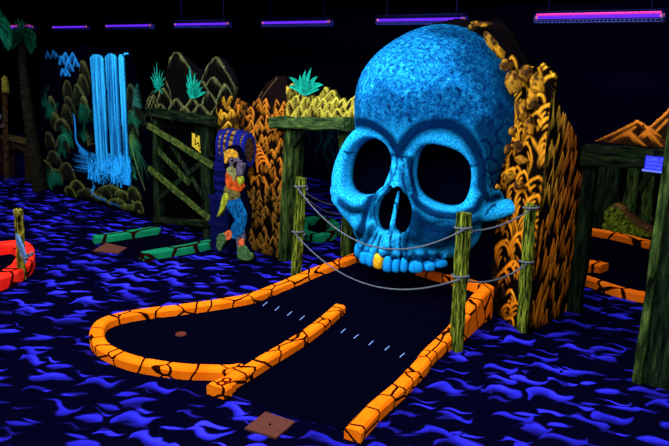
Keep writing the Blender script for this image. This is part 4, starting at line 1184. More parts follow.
SH = fab('orange_shirt_paint', (.10, .010, .002), (.55, .075, .008)); TR = fab('blue_trouser_paint', (.001, .012, .05), (.004, .09, .22))
SKN = fab('grey_skin_paint', (.008, .007, .012), (.10, .08, .11)); SCF = fab('yellow_scarf_paint', (.10, .035, .003), (.55, .28, .02)); SASH = fab('lime_sash_paint', (.06, .07, .005), (.32, .36, .02))
BOOT = fab('green_boot_paint', (.004, .015, .006), (.06, .14, .04), (16, 16, 16)); RD = fab('red_sock_paint', (.2, .03, .01), (.6, .12, .03))
blob([(228, 147), (238, 146), (244, 158), (246, 172), (245, 186), (246, 196), (250, 212), (249, 228), (246, 240), (254, 256), (252, 261), (240, 262), (238, 250), (238, 236), (232, 236), (226, 246), (222, 250), (219, 243), (224, 234), (231, 224), (226, 206), (222, 214), (218, 216), (221, 202), (226, 192), (226, 172), (224, 160)], .0, -.025, 'board', MT['black'], smoothn=3)
blob([(237, 228), (245, 227), (245.5, 246), (241, 250), (237.5, 246)], .004, 0, 'shin', SKN)
blob([(227, 198), (239, 196), (245, 207), (248, 216), (246, 228), (243, 235), (237, 236), (234, 226), (236, 219), (228, 207)], .012, 0, 'trousers', TR)
blob([(233, 224), (238, 222), (239, 236), (235, 239), (231, 236)], .006, 0, 'trouser_leg', TR)
blob([(226, 232), (232, 230), (233, 237), (229, 240), (226, 238)], .012, 0, 'sock', RD)
blob([(219, 235), (226, 233), (228, 239), (224, 246), (221, 251), (218, 246)], .014, 0, 'boot', BOOT)
blob([(240, 240), (245, 239), (245, 249), (241, 249)], .012, 0, 'sock', RD)
blob([(239, 247), (246, 245), (250, 250), (254, 255), (252, 260), (244, 260), (239, 257)], .014, 0, 'boot', BOOT)
blob([(226, 186), (238, 184), (241, 197), (234, 200), (226, 199)], .013, 0, 'belt', fab('brown_belt_paint', (.02, .012, .004), (.14, .12, .03)))
blob([(225, 194), (230, 194), (229, 203), (224, 212), (219, 217), (222, 207)], .02, 0, 'sash', SASH)
shirt_ = blob([(228, 171), (233, 168), (239, 172), (241, 182), (244, 182), (245, 187), (241, 192), (235, 190), (229, 188), (227, 180)], .018, 0, 'shirt', SH)
blob([(229, 168), (236, 166), (239, 174), (237, 182), (234, 176), (230, 173)], .024, 0, 'neckerchief', fab('olive_neck_paint', (.03, .03, .012), (.2, .2, .06)))
blob([(240, 176), (244, 176), (245, 181), (243, 185), (240, 182)], .024, 0, 'cuff', SASH, on=shirt_)
blob([(239, 166), (241, 161), (243, 160), (244, 164), (246, 163), (245, 171), (243, 176), (239, 175)], .026, 0, 'hand', SKN)
face_ = blob([(232, 157), (237, 155), (240, 158), (240.5, 161), (238.5, 163), (238, 167), (234, 169), (231, 165)], .02, 0, 'face', SKN)
blob([(235.5, 163), (239, 161), (239.5, 164.5), (237, 168)], .027, 0, 'beard', MT['ink'], on=face_)
blob([(233.5, 159.5), (236, 159), (236, 161), (234, 161)], .028, 0, 'eye_patch', MT['ink'], on=face_)
blob([(227, 152), (231, 149), (236, 150), (239, 154), (238.5, 158), (232, 157), (229, 163), (227, 162)], .028, 0, 'head_scarf', SCF)

# ------------------------------------------------------------------ mine mural with the boarded opening
ym = 4.73
mn = thing('mountain_mural', 'dark mural of olive outlined mountain peaks above the boarded mine opening', 'mural', (-6.4, ym+.1, 0))
cm = Canvas(-7.45, -5.55, 0, 2.3, .009, (.0014, .0014, .003))
sm = [(144, 108), (147, 98), (152, 90), (160, 88), (163, 82), (167, 66), (170, 55), (175, 51), (181, 54), (189, 61), (197, 68), (204, 68), (210, 60), (216, 56), (223, 60), (230, 70), (235, 80), (238, 90), (240, 100)]
bs = [pz(*p, ym+.1) for p in sm]
cm.poly([(bs[0][0], 0)]+bs+[(bs[-1][0], 0)], (.0022, .0024, .003))
OL = np.array((.26, .28, .09))
peaks = [(176, 51, .52, .62), (215, 56, .42, .55), (160, 70, .20, .3), (213, 76, .34, .42), (202, 80, .2, .3), (155, 85, .26, .34), (150, 96, .2, .26), (163, 88, .22, .3), (225, 84, .22, .3), (209, 92, .24, .28), (192, 97, .2, .2), (176, 98, .24, .22), (160, 103, .22, .2), (228, 97, .24, .24), (219, 102, .18, .16), (200, 104, .2, .14), (184, 106, .16, .12), (148, 110, .14, .2)]
for k, (px, py, w_, h_) in enumerate(peaks):
    a = pz(px, py, ym+.1); cm.mound(a[0], a[1], w_, h_, OL*r3.uniform(.75, 1.1), (.0015, .0018, .0015), t=.009, t2=.018, freq=3.2, p=1.5, seed=k+1500, deep=1.3, mask=False, relief=.02, kk=.12)
    q0_ = r3.integers(3, 6)
    for j in range(q0_*2):
        u_ = r3.uniform(-.8, .8); zz = a[1]-h_*abs(u_)**1.5-.01; cm.stroke(spline([(a[0]+u_*w_, zz), (a[0]+u_*w_+.02*np.sign(u_), zz-.04), (a[0]+u_*w_+.06*np.sign(u_), zz-.08)], 3), .006, .002, OL*r3.uniform(.3, .8), soft=.8)
# root-like rock edge running down the left of the frame
for k in range(3):
    L_ = [(150+k*2, 100), (146+k*2, 112), (150+k, 124), (144+k*2, 134), (147+k, 150), (145+k*3, 165), (150-k, 178), (146+k*2, 190), (141+k*4, 205), (137+k*6, 214)]
    cm.stroke(spline([pz(p[0]+r3.uniform(-1, 1), p[1], ym+.1) for p in L_], 5), .007, .010, OL*(.9-.2*k), mask=True)
for k in range(16):
    z = 1.55-k*.09; a = -7.02+r3.uniform(-.05, .08); cm.mound(a, z, .09, .13, OL*r3.uniform(.3, .8), (.002, .002, .001), t=.010, t2=.03, freq=1.5, seed=k+1700, deep=1.4, mask=True, relief=.02)
# dark opening
op = [pz(163, 128, ym+.1), pz(205, 130, ym+.1), pz(206, 236, ym+.1), pz(162, 222, ym+.1)]
ins_ = cm.poly(op, (.0012, .0012, .0012), mask=False); cm.Hh[ins_] = 0
cm.build('painted_board', mn, wallplace(ym+.12), .05)
fr_ = thing('boarded_gate', 'mossy timber frame boarded with crossed planks over the dark mine opening', 'timber frame', (-6.4, ym, 0))
yf = ym-.02
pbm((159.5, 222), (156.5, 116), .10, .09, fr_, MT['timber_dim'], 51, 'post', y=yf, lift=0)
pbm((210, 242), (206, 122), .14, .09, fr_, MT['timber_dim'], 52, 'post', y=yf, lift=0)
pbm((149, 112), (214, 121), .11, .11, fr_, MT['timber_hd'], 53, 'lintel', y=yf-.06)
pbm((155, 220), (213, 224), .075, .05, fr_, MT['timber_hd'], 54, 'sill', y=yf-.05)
MT['plank'] = m_streaks('green_plank_paint', [(.34, (.004, .008, .003)), (.5, (.03, .048, .009)), (.7, (.09, .12, .018))], (7, 7, 7))
pbm((148, 125), (213, 166), .072, .03, fr_, MT['plank'], 55, 'plank', y=yf-.07)
pbm((158, 150), (190, 184), .065, .03, fr_, MT['timber'], 56, 'plank', y=yf-.05)
pbm((149, 168), (213, 222), .07, .03, fr_, MT['plank'], 57, 'plank', y=yf-.08)
pbm((156, 201), (212, 154), .06, .03, fr_, MT['timber_dim'], 58, 'plank', y=yf-.03)
pbm((172, 146), (205, 200), .05, .025, fr_, MT['timber_dim'], 59, 'plank', y=yf+.0)
# yellow warning sign behind the top plank
sp_ = [pz(*p, yf) for p in [(190.5, 133), (201, 138), (201, 155), (190.5, 146)]]
sy = thing('warning_sign', 'small yellow board sign with dark lettering inside the boarded mine frame', 'sign', (sp_[0][0], yf, sp_[3][1]))
syb = part('sign_board', prism(sp_, yf+.02, yf+.035), MT['yellow'], sy)
def inkstroke(L_, w_): 
    a = [pz(*p, yf) for p in L_]
    return tube([(p[0], yf+.018, p[1]) for p in a], w_, 6)
part('lettering', inkstroke([(194, 139), (194, 145), (197, 142.5), (198, 147)], .007), MT['ink'], syb)
part('lettering', inkstroke([(198.5, 149.5), (200, 150.5)], .009), MT['ink'], syb)
bm = bmesh.new(); a_ = pz(195, 128, yf); add_box(bm, (a_[0]-.012, yf+.01, a_[1]-.1), (a_[0]+.012, yf+.05, a_[1]+.1)); part('sign_stake', bm, MT['timber_dim'], sy)
# teal spiky plants on the mountains
sp1 = PY(153.5, 88, ym+.02); sp2 = PY(189, 97, ym+.02)
leafy('spiky_plant', (sp1[0], ym+.098, sp1[2]), [(a, L_, .022, .1, .1) for a, L_ in [(-1.2, .12), (-.9, .2), (-.6, .2), (-.3, .25), (-.05, .30), (.2, .22), (.5, .24), (.8, .2), (1.1, .14), (-1.5, .1), (2.2, .1), (-2.2, .12)]], MT['agave'], label='spiky teal plant at the left shoulder of the mountain mural', cat='plant')
leafy('spiky_plant', (sp2[0], ym+.098, sp2[2]), [(a, L_, .05, .1, .1) for a, L_ in [(-1.15, .14), (-.75, .2), (-.45, .26), (-.18, .34), (.12, .27), (.35, .22), (.6, .24), (.9, .2), (1.25, .24), (-1.5, .1), (.2, .15)]], MT['agave'], label='larger teal star shaped plant in the middle of the mountain mural', cat='plant')

# ------------------------------------------------------------------ waterfall mural
yw_ = 4.78
J_ = lambda px, py: pz(px, py, 4.78)
wf = thing('jungle_mural', 'dark jungle mural with a bright blue waterfall, mossy boulders and ferns', 'mural', (-8.4, yw_, 0))
cj = Canvas(-10.3, -7.0, 0, 2.25, .011, (.0012, .0013, .0035))
cj.poly([(J_(38, 150)[0], 0), J_(40, 100), J_(43, 48), J_(80, 45), J_(129, 47), J_(136, 80), J_(141, 110), (-7.02, 1.2), (-7.02, 0)], (.0004, .0004, .0018))
def J(px, py): return pz(px, py, yw_)
r4 = np.random.default_rng(21)
MOSS = np.array((.16, .17, .045)); GRN = np.array((.008, .16, .08))
def rockj(px, py, w_, h_, c=MOSS, k=0, tt=.016):
    a = J(px, py); cj.mound(a[0], a[1], w_, h_, c, (.004, .005, .003), t=tt, t2=.035, freq=1.0, p=2.3, seed=int(px*7+py), deep=1.25, mask=False, relief=.03, kk=.3, skew=r4.uniform(-.3, .3))
# cliff left of the fall, boulders
for (px, py, w_, h_) in [(84, 60, .14, .25), (82, 74, .16, .2), (80, 84, .18, .22), (67, 80, .14, .2), (52, 96, .12, .2), (69, 96, .16, .2), (84, 96, .12, .2), (56, 112, .16, .18), (66, 104, .16, .2), (62, 118, .22, .14), (50, 132, .16, .18), (62, 134, .2, .18), (54, 150, .22, .16), (46, 160, .22, .12), (66, 162, .26, .20), (56, 168, .2, .14), (78, 180, .24, .14), (70, 186, .16, .10), (88, 188, .3, .10), (112, 184, .30, .12), (104, 186, .2, .1), (124, 190, .22, .10), (134, 186, .16, .14), (118, 198, .24, .08), (130, 204, .24, .06), (100, 194, .22, .06), (138, 200, .12, .1)]:
    rockj(px, py, w_, h_, MOSS*r4.uniform(.4, 1.0)*(np.array((1, 1, 1)) if py < 170 else np.array((1.3, 1.5, 1))))
# right of the fall
for (px, py, w_, h_) in [(132, 84, .14, .3), (138, 92, .14, .3), (133, 110, .12, .3)]:
    rockj(px, py, w_, h_, np.array((.06, .13, .05)))
# ferns
def fern(px, py, R_, a0, a1, n, c, w_=.012, leaf=False):
    o = J(px, py)
    for k in range(n):
        a = a0+(a1-a0)*k/(max(1, n-1))+r4.uniform(-.06, .06); L_ = R_*r4.uniform(.5, .9); pts = []
        for t in np.linspace(0, 1, 7): pts.append((o[0]+math.sin(a)*L_*t, o[1]+math.cos(a)*L_*t-.35*L_*t*t*abs(math.sin(a))))
        cj.stroke(pts, w_*.5, .003, c*r4.uniform(.15, .6), w_mid=w_*.8, soft=.6)
        if leaf:
            for t in np.linspace(.2, .95, 8):
                q0 = np.array((o[0]+math.sin(a)*L_*t, o[1]+math.cos(a)*L_*t-.35*L_*t*t*abs(math.sin(a))))
                for s in (-1, 1):
                    cj.stroke([q0, q0+.10*R_/.3*(1-t*.6)*np.array((math.sin(a+s*.9), math.cos(a+s*.9)-.3))], .006, .002, c*r4.uniform(.25, .7), soft=.6)
fern(52, 118, .40, -1., .6, 7, GRN*.8, .02, True); fern(46, 108, .3, -.8, .8, 6, GRN*.5, .02, True); fern(66, 140, .30, -1.6, 1.6, 12, GRN*1.2, .012, True); fern(62, 150, .22, -2.4, 2.4, 14, GRN*1.3, .012)
fern(52, 190, .45, -.8, .3, 6, GRN*1.1, .02, True); fern(56, 170, .3, 2., 4.2, 9, GRN*1.2, .015, True); fern(84, 142, .32, -.8, .8, 9, GRN*.9, .014); fern(88, 146, .3, -.3, 1., 6, MOSS*.8, .010)
fern(131, 138, .40, 1.6, 3.6, 9, np.array((.03, .28, .10)), .018); fern(130, 136, .24, .6, 3., 9, np.array((.10, .26, .06)), .014); fern(138, 150, .5, 2.2, 3.4, 6, np.array((.03, .16, .07)), .014); fern(133, 122, .22, -1.4, 1.6, 8, GRN*.9, .018, True)
fern(134, 105, .5, .3, 1.5, 8, np.array((.02, .12, .09)), .03); fern(80, 104, .35, 1.6, 3.2, 6, GRN*.7, .018, True); fern(48, 90, .15, -1.2, 1.2, 5, GRN*.4, .01)
cj.stroke(spline([J(78, 80), J(81, 90), J(86, 98), J(88, 108)], 5), .008, .010, (.05, .13, .04)); cj.stroke(spline([J(127, 128), J(132, 150), J(138, 170), J(145, 190)], 5), .012, .007, (.12, .2, .05))
cj.stroke(spline([J(127, 150), J(129, 164), J(134, 178)], 5), .02, .010, (.02, .2, .1))
for k in range(7): a = J(127+k*1.2, 145+k*5); cj.stroke([(a[0], a[1]), (a[0]+.05, a[1]-.05)], .012, .006, (.02, .25, .13))
BLU = np.array((.02, .32, .85)); PAL = np.array((.10, .50, .95))
# small fall and stream
def blue(L_, w0, w1, c=BLU, n=5, a=.9): cj.stroke(spline([J(*p) for p in L_], n), w0, w1, c, soft=.9, a=a)
blue([(74, 115), (75, 124), (76, 140), (80, 147), (85, 152)], .022, .028, BLU*.8); blue([(80, 150), (88, 156), (96, 163)], .05, .07, BLU*.5)
for k in range(46):
    px = r4.uniform(78, 100); py = 152+(px-78)*.3+r4.uniform(-2, 19); blue([(px-6, py-1.2), (px, py), (px+8, py+1.2)], .006, .018, BLU*r4.uniform(.15, .7), 3, .7)
blue([(94, 184), (93, 192), (98, 197), (106, 200)], .02, .022, BLU*.6); blue([(95, 186), (94, 193), (101, 199)], .006, .01, PAL*.9); blue([(110, 202), (119, 206)], .014, .012, BLU*.4)
# painted cloud-like far crags
for (px, py, w_) in [(48, 53, .08), (54, 52, .07), (57, 55, .05), (62, 57, .10), (66, 54, .10), (73, 54, .11), (76, 60, .09), (69, 62, .12), (63, 70, .08), (68, 72, .06)]:
    a = J(px, py); cj.mound(a[0], a[1]+.03, w_, w_*1.1, BLU*(1. if px > 60 else .45), (.002, .03, .10), t=.028, t2=.05, freq=1.2, seed=px, deep=.95, mask=False, relief=.015)
cj.build('painted_board', wf, wallplace(yw_), .05)
# waterfall in relief, its own mesh
cf_ = Canvas(-8.5, -6.95, .1, 2.12, .010, (.001, .01, .05))
tops = [(90, 103.5, 53.5), (105, 117, 53), (118.5, 124, 54)]
y_f = yw_-.03
for (a, b, t_) in tops:
    x0_, zt = pz(a, t_, y_f); x1_, _ = pz(b, t_, y_f); wv_ = x1_-x0_
    bx0, _ = pz(a+2, 170, y_f); bx1, zb = pz(b+2, 172, y_f)
    M_ = (cf_.U > x0_+(.02)*(zt-cf_.Z)) & (cf_.U < x1_) & (cf_.Z < zt-.06*(np.abs((cf_.U-(x0_+x1_)/2)/(wv_/2))**3)) & (cf_.Z > zb)
    s_ = vnoise(cf_.U*34, cf_.Z*1.3, 5, 3); s2 = vnoise(cf_.U*80, cf_.Z*2.5, 9, 2)
    br = np.clip((s_-.40)*2.2, .0, 1)*.75+s2*.2; br *= np.clip(1.15-.35*(zt-cf_.Z)/1.6, .5, 1.2); edge = np.clip((zt-cf_.Z)/.10, 0, 1); br = np.clip(br+(1-edge)*.15, .03, 1)
    c_ = np.array((.001, .03, .13))*(1-br[..., None])+np.array((.03, .50, .95))*br[..., None]
    cf_.C[M_] = c_[M_]; cf_.M |= M_; cf_.Hh[M_] = (.004+.012*s_)[M_]
# tail strands, edge strand at the right and the splash
for k in range(260):
    px = r4.uniform(88, 131); py = r4.uniform(160, 184)
    if py > 178 + (px-88)*.15: continue
    a = pz(px, py, y_f); h_ = r4.uniform(.05, .15)
    cf_.stroke([(a[0], a[1]-h_*.5), (a[0]+r4.uniform(-.03, .03), a[1]), (a[0]+r4.uniform(-.05, .05), a[1]+h_)], .016, .008, np.array((.015, .38, .92))*r4.uniform(.25, 1.1), soft=.8, mask=True, raise_=.015)
cf_.stroke([pz(124, 54, y_f), pz(127.5, 53.5, y_f)], .02, .02, (.02, .4, .85), mask=True)
cf_.M &= cf_.Z > .12
cf_.build('waterfall', wf, wallplace(y_f), .02, label='bright blue falling water with splash')

# ------------------------------------------------------------------ far left: palm, arch, lantern
pbz = G(40, 191)
palm = thing('palm_tree', 'tall dim palm tree left of the waterfall mural with drooping green fronds', 'palm tree', (pbz[0], pbz[1], 0))
yt = float(pbz[1])
tr = [PY(p[0], p[1], yt) for p in [(40, 191), (34, 150), (28, 110), (23.5, 75), (21.5, 45)]]; tr[0][2] = 0
P_ = spline(tr, 6); part('trunk', tube(P_, [.10-.055*i/len(P_)+.006*(i % 2) for i in range(len(P_))], 12), m_streaks('dim_bark_paint', [(.4, (.002, .002, .001)), (.7, (.016, .014, .009))], (6, 6, 24)), palm)
def frond(root, o, ang, L_, droop, mat, fw=0., nleaf=16, lw=.16):
    bm = bmesh.new(); p = np.array(o, float); a = ang; pts = []
    for i in range(nleaf+1):
        pts.append((p.copy(), a)); p = p+np.array((math.sin(a), -fw*.5, math.cos(a)))*L_/nleaf; a += droop/nleaf
    for i, (q, a) in enumerate(pts[1:], 1):
        t = i/nleaf; l = lw*math.sin(math.pi*(.12+.84*t))+.03
        for s in (-1, 1):
            d = np.array((math.sin(a+s*1.0), .15*s, math.cos(a+s*1.0)-.75)); d /= np.linalg.norm(d); n_ = np.array((math.sin(a), 0, math.cos(a)))*.012
            vs = [bm.verts.new((q-n_).tolist()), bm.verts.new((q+n_).tolist()), bm.verts.new((q+d*l*.6+n_*1.0).tolist()), bm.verts.new((q+d*l).tolist()), bm.verts.new((q+d*l*.6-n_*1.0).tolist())]
            bm.faces.new(vs)
    g = bmesh.ops.extrude_face_region(bm, geom=bm.faces[:]); bmesh.ops.translate(bm, verts=[e for e in g['geom'] if isinstance(e, bmesh.types.BMVert)], vec=(0, .006, 0))
    bmesh.ops.recalc_face_normals(bm, faces=bm.faces[:]); part('frond', bm, mat, root)
ptop = PY(22, 38, yt)
for (a, L_, dr) in [(.5, .55, 2.2), (.9, .50, 1.9), (-.6, .5, -2.2), (.1, .3, 2.6), (-1.1, .45, -1.5), (1.4, .38, 1.4)]:
    frond(palm, ptop, a, L_, dr, MT['leafdark'], .1)
p2b = G(-12, 187); y2 = float(p2b[1])
palm2 = thing('palm_tree', 'second palm tree at the left frame edge, only its drooping green crown in view', 'palm tree', (p2b[0], y2, 0))
tr = [PY(p[0], p[1], y2) for p in [(-12, 187), (-10, 120), (-5, 30)]]; tr[0][2] = 0
part('trunk', tube(spline(tr, 6), .06, 10), MT['wood_brown'], palm2)
pt2 = PY(-4, 28, y2)
for (a, L_, dr) in [(.6, .6, 2.2), (1.0, .55, 1.8), (.2, .5, 2.6), (-.6, .5, -2.), (1.4, .5, 1.2), (1.2, .3, 1.6)]: frond(palm2, pt2, a, L_, dr, MT['leafdark'], .1, lw=.24)
# arched stone niche
yn = 4.9
nb = lambda px, py: pz(px, py, yn)
nich = thing('stone_arch', 'small dim brown stone arch with a pitched coping at the far left', 'arch', (nb(15, 180)[0], yn, 0))
DB = m_streaks('dim_brown_stone', [(.38, (.005, .003, .002)), (.6, (.03, .018, .008)), (.78, (.075, .05, .02))], (10, 10, 10))
arc = [nb(11.5, 178)]+[nb(20+8.5*math.cos(t)*(1), 158-10*math.sin(t)) for t in np.linspace(math.pi, 0, 10)]+[nb(28.5, 180)]
outl = [(nb(32, 182)[0], 0), nb(31, 143), nb(14, 138.5), nb(9, 141), (nb(8, 181)[0], 0)]
arcz = [(arc[0][0], 0)]+arc[1:-1]+[(arc[-1][0], 0)]
part('arch_wall', prism(outl+arcz, yn-.06, yn+.06), DB, nich)
part('niche_back', box((nb(9, 170)[0], yn+.05, 0), (nb(31, 170)[0], yn+.08, nb(20, 146)[1]), 0), flat('deep_blue_niche', (.001, .0015, .02)), nich)
part('coping', beam((nb(8, 139)[0], yn-.02, nb(8, 136.5)[1]), (nb(32, 143)[0], yn-.02, nb(32, 142.5)[1]), .06, .18, (0, -1, 0), seed=3), m_streaks('worn_stone_edge', [(.4, (.02, .012, .005)), (.7, (.13, .09, .03))], (10, 10, 10)), nich)
hutx0, hutx1 = nb(-14, 170)[0], nb(8, 170)[0]
hut = thing('painted_hut', 'dim brown painted hut front with a green oval window at the left edge', 'hut', ((hutx0+hutx1)/2, yn, 0))
part('hut_wall', box((hutx0, yn-.05, 0), (hutx1, yn+.1, nb(0, 136)[1]), .01), m_streaks('dim_red_brown_boards', [(.4, (.006, .002, .002)), (.7, (.035, .012, .008))], (12, 12, 2)), hut)
cg = nb(1.5, 158); bm = bmesh.new(); bmesh.ops.create_uvsphere(bm, u_segments=20, v_segments=10, radius=1, matrix=Matrix.Translation((cg[0], yn-.06, cg[1])) @ Matrix.Diagonal((.085, .02, .10, 1)))
part('oval_window', bm, flat('green_oval_paint', (.006, .13, .045)), hut, True)
# lantern post
lp_ = thing('lantern_post', 'dim timber post carrying a yellow lantern at the left edge', 'lantern', (nb(4, 181)[0], yn-.15, 0))
yl = yn-.15; nl = lambda px, py: pz(px, py, yl)
part('post_shaft', beam((nl(7, 182)[0], yl, 0), (nl(4.5, 94)[0], yl, nl(4.5, 94)[1]), .07, .06, (0, -1, 0), seed=9), MT['wood_brown'], lp_)
a_ = nl(5, 84)
bm = bmesh.new(); prof = [(-.125, .03), (-.12, .05), (-.09, .055), (.08, .048), (.10, .035), (.125, .012)]
rings = [[bm.verts.new((a_[0]+r*math.cos(2*math.pi*k/8), yl+r*math.sin(2*math.pi*k/8), a_[1]+z)) for k in range(8)] for z, r in prof]
for i in range(len(rings)-1):
    for k in range(8): bm.faces.new((rings[i][k], rings[i][(k+1) % 8], rings[i+1][(k+1) % 8], rings[i+1][k]))
bm.faces.new(rings[0]); bm.faces.new(rings[-1]); bmesh.ops.recalc_face_normals(bm, faces=bm.faces[:])
part('lantern_glass', bm, m_streaks('olive_yellow_glass_paint', [(.35, (.05, .04, .006)), (.65, (.22, .19, .02))], (16, 16, 16)), lp_)
part('bracket', box((a_[0]-.06, yl-.05, a_[1]-.15), (a_[0]+.06, yl+.05, a_[1]-.125), .004), MT['wood_brown'], lp_)
# small painted skull and hook hanging on the post
sk = thing('hanging_skull', 'tiny white grinning skull with a metal hook hanging on the lantern post', 'skull', (nl(5, 128)[0], yl-.06, nl(5, 128)[1]))
q_ = nl(4.5, 118); bm = bmesh.new(); bmesh.ops.create_uvsphere(bm, u_segments=14, v_segments=10, radius=1, matrix=Matrix.Translation((q_[0], yl-.07, q_[1]+.02)) @ Matrix.Diagonal((.04, .035, .045, 1)))
part('skull_dome', bm, flat('dim_grey_bone', (.05, .045, .05)), sk, True)
for k in range(4):
    bm = box((q_[0]-.036+k*.019, yl-.11, q_[1]-.035), (q_[0]-.021+k*.019, yl-.095, q_[1]-.008), .003); part('tooth', bm, flat('white_tooth_paint%d' % k, (.35, .5, .5)), sk)
hk = nl(6.5, 123); part('hook', tube([(hk[0]+.045*math.cos(t), yl-.07, hk[1]+.04*math.sin(t)-.03) for t in np.linspace(.9, -3.4, 12)], .008, 6), flat('pale_hook_paint', (.10, .05, .04)), sk)

# wooden post with a blue rag beside the red curb
rpb = G(22, 279); yr = float(rpb[1])-.0
rp_ = thing('striped_post', 'yellow and black streaked wooden post standing at the bright red curb', 'post', (rpb[0], yr, 0))
part('post_shaft', beam((rpb[0]+.0, yr, 0), (PY(18, 210, yr)[0], yr, PY(18, 210, yr)[2]), .065, .06, (0, -1, 0), seed=17, rough=.05), m_streaks('yellow_black_streaks', [(.40, (.004, .004, .002)), (.5, (.10, .08, .008)), (.62, (.38, .30, .02))], (14, 14, 5)), rp_)
a_ = PY(20, 240, yr-.05); 
part('knot', tube([(a_[0]+.045*math.cos(t), yr+.0+.045*math.sin(t), PY(20, 252, yr)[2]+.02*math.sin(2*t)) for t in np.linspace(0, 6.1, 16)], .014, 8), MT['rope'], rp_)
bm = bmesh.new(); L_ = [PY(*p, yr+.02) for p in [(22.5, 232), (25.5, 238), (29, 246), (31, 254), (31.5, 262), (28.5, 256), (26, 248), (23, 243)]]
part('blue_rag', prism([(p[0], p[2]) for p in L_], yr-.04, yr-.02), m_streaks('pale_blue_rag_paint', [(.35, (.03, .07, .16)), (.65, (.12, .25, .45))], (18, 18, 18)), rp_)

# ------------------------------------------------------------------ rope fence
fg = None
def fpost(bot, topz_px, y, label, w=.085, seed=0, x=None):
    g = G(*bot); y = float(g[1]); t = PY(topz_px[0], topz_px[1], y)
    o = solo('fence_post', beam((g[0], y, 0), (t[0], y, t[2]), w, w*.9, (-.4, -1, 0), seed=seed, rough=.035, n=9), MT['post'], label, 'fence post', group='rope fence posts round the skull')
    return (t[0], y, t[2]), (g[0], y, 0)
At, Ab = fpost((296, 278), (301.5, 178.5), None, 'mossy yellow green fence post left of the skull, standing outside the far curb', .088, 61)
Ct, Cb_ = fpost((456, 350), (464.5, 212.5), None, 'mossy yellow green fence post in front of the skull\'s right cheek', .085, 62)
Dt, Db = fpost((523, 331), (532, 203.5), None, 'mossy fence post standing before the orange rock hill', .085, 63)
Bt, Bb = fpost((345, 256), (346, 196), None, 'shorter dim fence post partly hidden behind the skull\'s left jaw', .08, 64)
def onpost(t, b, py):
    """height on a post for a picture row"""
    best = min(np.linspace(0, 1, 200), key=lambda k: abs(proj(np.array(b)*(1-k)+np.array(t)*k)[1]-py)); return np.array(b)*(1-best)+np.array(t)*best
def rope(pa, pb, sag, label, r=.0065, off=(0, -.06, 0)):
    pa = np.array(pa)+np.array(off); pb = np.array(pb)+np.array(off); P = []
    for t in np.linspace(0, 1, 26):
        q = pa*(1-t)+pb*t; q = q+np.array((0, 0, -4*sag*t*(1-t))); P.append(q)
    return solo('fence_rope', tube(P, r, 6), MT['rope'], label, 'rope', True, group='ropes strung between the fence posts')
o_ = rope(onpost(At, Ab, 187), onpost(Ct, Cb_, 228), .31, 'upper grey rope sagging across the skull\'s teeth between the two nearest posts', off=(.03, -.075, 0))
print('rope mid', proj(np.array(onpost(At, Ab, 187))*.5+np.array(onpost(Ct, Cb_, 228))*.5-np.array((0, 0, .26))))
rope(onpost(At, Ab, 232), onpost(Ct, Cb_, 276), .25, 'lower grey rope sagging over the black green below the skull\'s teeth', off=(.03, -.075, 0))
rope(onpost(Ct, Cb_, 228), onpost(Dt, Db, 208), .05, 'upper grey rope from the cheek post to the post before the orange rocks', off=(.02, -.065, 0))
rope(onpost(Ct, Cb_, 276), onpost(Dt, Db, 262), .07, 'lower dark grey rope from the cheek post to the post before the orange rocks', off=(.02, -.065, 0))
rope(onpost(At, Ab, 193), onpost(Bt, Bb, 203), .06, 'upper grey rope running behind the skull from the left fence post', off=(.05, .03, 0))
rope(onpost(At, Ab, 198), onpost(Bt, Bb, 212), .07, 'lower grey rope running behind the skull from the left fence post', off=(.05, .03, 0))
for (t, b, py, lab) in ((At, Ab, 187, 'left'), (At, Ab, 232, 'left'), (Ct, Cb_, 228, ''), (Ct, Cb_, 276, ''), (Dt, Db, 208, ''), (Dt, Db, 262, '')):
    c = onpost(t, b, py); nm = {'l': 0}
    P = [(c[0]+.062*math.cos(a), c[1]+.058*math.sin(a), c[2]+.006*a-.02) for a in np.linspace(0, 6.4, 24)]
    where = {187: 'top of the fence post left of the skull', 232: 'middle of the fence post left of the skull', 228: 'top of the cheek fence post', 276: 'middle of the cheek fence post', 208: 'top of the post before the orange rocks', 262: 'middle of the post before the orange rocks'}[py]
    solo('rope_binding', tube(P, .0075, 6), MT['rope'], 'grey rope wound round the '+where, 'rope', True)

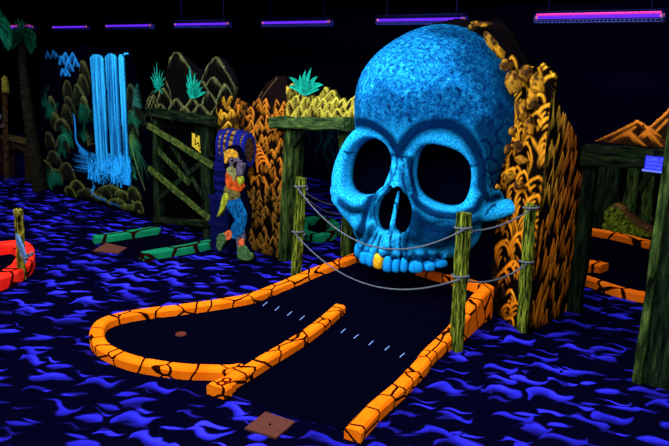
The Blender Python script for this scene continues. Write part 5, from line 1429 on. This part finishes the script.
# ------------------------------------------------------------------ blacklight fixtures
def fixture(ox, oy, oz, pink, label, L_=1.24):
    f = thing('blacklight_fixture', label, 'blacklight', (ox, oy, oz), 'row of ceiling blacklights')
    part('housing', box((ox-L_/2, oy-.05, oz+.012), (ox+L_/2, oy+.05, oz+.055), .008), MT['housing'], f)
    ut = part('uv_tube', tube([(ox-L_/2+.03, oy-.03, oz+(-.002)), (ox+L_/2-.03, oy-.03, oz-.002)], .016, 10), MT['tube'], f)
    if pink: part('uv_tube', tube([(ox-L_/2+.02, oy-.045, oz+.024), (ox+L_/2-.02, oy-.045, oz+.024)], .011, 10), MT['tubepink'], f, label='pink glowing tube')
    for s in (-1, 1):
        part('tube_cap', tube([(ox+s*(L_/2-.03), oy-.03, oz), (ox+s*(L_/2-.0), oy-.03, oz)], .018, 10), MT['cap'], ut)
    bm = bmesh.new(); n = 30
    for k in range(n):
        x = ox-L_/2+.03+(L_-.06)*k/n
        add_box(bm, (x, oy-.05, oz-.052), (x+.012, oy+.05, oz-.03))
    add_box(bm, (ox-L_/2, oy-.056, oz-.056), (ox+L_/2, oy-.05, oz-.05)); add_box(bm, (ox-L_/2, oy+.05, oz-.056), (ox+L_/2, oy+.056, oz-.05))
    add_box(bm, (ox-L_/2, oy-.056, oz-.033), (ox+L_/2, oy-.05, oz-.028))
    add_box(bm, (ox-L_/2, oy-.056, oz-.056), (ox-L_/2+.01, oy+.056, oz+.02)); add_box(bm, (ox+L_/2-.01, oy-.056, oz-.056), (ox+L_/2, oy+.056, oz+.02))
    part('grille', bm, MT['grille'], f)
    for s in (-.4, .4): part('hanger', box((ox+s*L_-.005, oy-.005, oz+.05), (ox+s*L_+.005, oy+.005, ZC)), MT['housing'], f)
    return f
ZL = 2.45
names = ['blacklight with a pink tube farthest left, above the palm', 'violet blacklight second from the left, above the painted clouds', 'violet blacklight above the waterfall', 'violet blacklight above the painted mountains',
         'violet blacklight left of the skull, above the teal agave', 'violet blacklight just over the top of the skull', 'long pink and violet blacklight alone at the right, above the dark cave']
for i, (px, py, L_) in enumerate([(21, 27, 1.1), (70.5, 27, 1.2), (129, 25.6, 1.3), (202, 24, 1.25), (296, 22.3, 1.22), (420, 19.5, 1.18), (597, 16.5, 1.22)]):
    p = PY(px, py, 6.74); fixture(p[0], 6.74, p[2], i in (0, 6), names[i], L_)

def lamp(x, y, z, w, size=(1.2, .12), col=(.80, .86, 1.), tilt=0.):
    ld = bpy.data.lights.new('blacklight_and_fill', 'AREA'); ld.shape = 'RECTANGLE'; ld.size, ld.size_y = size; ld.energy = w; ld.color = col
    o = bpy.data.objects.new('blacklight_and_fill', ld); COL.objects.link(o); o.location = (x, y, z); o.rotation_euler = (tilt, 0, 0)
    return o
PWR = 80.
# the rows over the course (above and behind the picture's upper edge)
for x, w in ((-7.4, .65), (-5.3, .7), (-3.35, .7), (-1.3, .8), (.9, .8)): lamp(x, 2.75, 2.86, PWR*w, tilt=math.radians(38))
for x, w in ((-6.6, .8), (-4.2, .9), (-2., .9), (.6, .8)): lamp(x, .6, 2.86, PWR*w, tilt=math.radians(38))
for x in (-4.5, -1.5, 1.2): lamp(x, -1.4, 2.7, PWR*.4, tilt=math.radians(55))  # unseen fill lamps added behind the camera to brighten front faces
lamp(-3.5, 3.35, 2.88, PWR*.75, tilt=math.radians(35))  # extra unseen lamp added close in for the forehead highlight
lamp(-9.4, 2.4, 2.9, PWR*.8, tilt=math.radians(30))
for x in (-4.3, -2.4, -8.4): lamp(x, 6.6, 2.9, PWR*.35)

lamp(-3.4, 8.3, 2.9, PWR*.6, tilt=math.radians(30))  # unseen lamp added to brighten the back of the right hand cave
w = bpy.data.worlds.new('world'); SC.world = w; w.use_nodes = True
w.node_tree.nodes['Background'].inputs[0].default_value = (.01, .01, .08, 1); w.node_tree.nodes['Background'].inputs[1].default_value = .2
SC.view_settings.view_transform = 'Standard'; SC.view_settings.look = 'None'; SC.view_settings.gamma = 1; SC.view_settings.exposure = 0; SC.view_settings.use_curve_mapping = False
